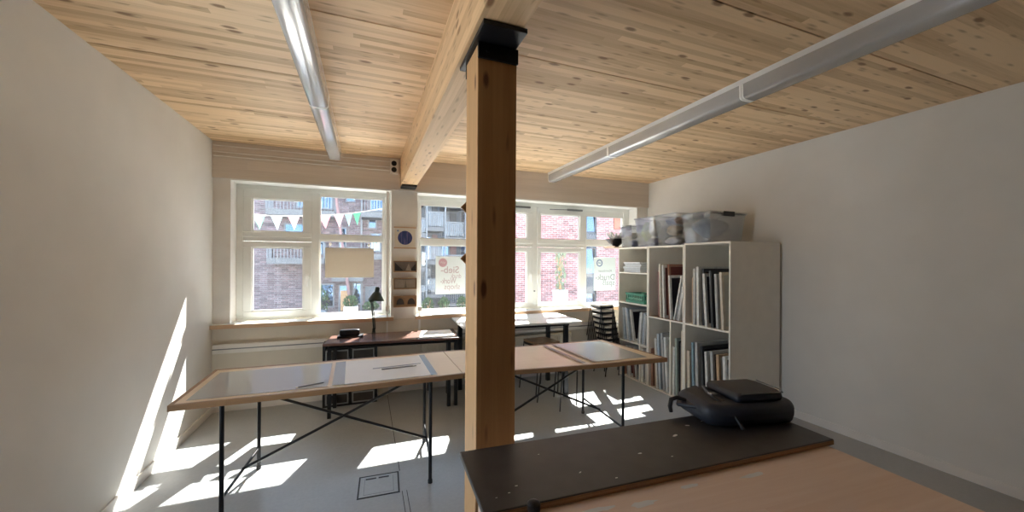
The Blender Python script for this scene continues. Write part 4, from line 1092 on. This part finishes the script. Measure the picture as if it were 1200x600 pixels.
for i, x in enumerate((2.15, 2.75, 3.45)):
    plant(('low green shrub nearest the pier below the glass balconies', 'low green shrub in the middle below the glass balconies', 'low green shrub under the pink lettered poster below the glass balconies')[i], x, 14.2, .42, .22, .2, .32, seed=8 + i)

# ------------------------------------------------------------------ light
w = bpy.data.worlds.new('sky'); SC.world = w; w.use_nodes = True
nt = w.node_tree; nt.nodes.clear(); g = G(nt)
o = nt.nodes.new('ShaderNodeOutputWorld')
tc = g.n('ShaderNodeTexCoord').outputs['Generated']
zc = g.n('ShaderNodeSeparateXYZ', inp={0: tc}).outputs[2]
cc = g.ramp(zc, [(0.0, (0.86, 0.92, 1.0, 1)), (0.6, (0.50, 0.70, 1.0, 1))])
bg = g.n('ShaderNodeBackground', inp={0: cc, 1: 1.6})
nt.links.new(bg.outputs[0], o.inputs[0])
sd = bpy.data.lights.new('sun', 'SUN'); sd.energy = 32.0; sd.angle = R(.55); sd.color = (1.0, .965, .905)
so = bpy.data.objects.new('sun', sd); COL.objects.link(so)
so.rotation_euler = Vector((-.385, -1.0, -1.20)).to_track_quat('-Z', 'Y').to_euler()
so.location = (6, 12, 14)
# daylight portals only steer sampling of the sky through the two window openings
for (a, b) in ((-1.25, .25), (.6, 3.8)):
    l = bpy.data.lights.new('window_portal', 'AREA'); l.shape = 'RECTANGLE'; l.size = b - a; l.size_y = 1.45
    l.cycles.is_portal = True
    p = bpy.data.objects.new('window_portal', l); COL.objects.link(p)
    p.location = ((a + b) / 2, 4.96, 1.63); p.rotation_euler = (R(-90), 0, 0)
l = bpy.data.lights.new('window_portal', 'AREA'); l.shape = 'RECTANGLE'; l.size = 2.2; l.size_y = .94; l.cycles.is_portal = True
p = bpy.data.objects.new('window_portal', l); COL.objects.link(p); p.location = (XL - .27, (SA + SB) / 2, 1.41); p.rotation_euler = (0, R(-90), 0)

# ------------------------------------------------------------------ camera
a, r = R(21.15), .0055
F = Vector((math.sin(a), math.cos(a), 0)); R0 = Vector((math.cos(a), -math.sin(a), 0)); U0 = Vector((0, 0, 1))
Rc = math.cos(r) * R0 + math.sin(r) * U0; Uc = math.cos(r) * U0 - math.sin(r) * R0
cd = bpy.data.cameras.new('camera'); cd.sensor_fit = 'HORIZONTAL'; cd.sensor_width = 36.0; cd.lens = 442.0 * 36 / 1200
cd.shift_y = 6.0 / 1200; cd.clip_start = .02; cd.clip_end = 300
cam = bpy.data.objects.new('camera', cd); COL.objects.link(cam)
m = Matrix((Rc, Uc, -F)).transposed().to_4x4(); m.translation = Vector((0, 0, 1.55))
cam.matrix_world = m
SC.camera = cam

vs = SC.view_settings
vs.view_transform = 'Standard'; vs.look = 'None'; vs.gamma = 1.0; vs.use_curve_mapping = False
vs.exposure = 2.4
cy = SC.cycles
cy.use_denoising = True
cy.max_bounces = 14; cy.diffuse_bounces = 8; cy.glossy_bounces = 5; cy.transmission_bounces = 8; cy.transparent_max_bounces = 24
cy.sample_clamp_indirect = 6.0
cy.caustics_reflective = False; cy.caustics_refractive = False
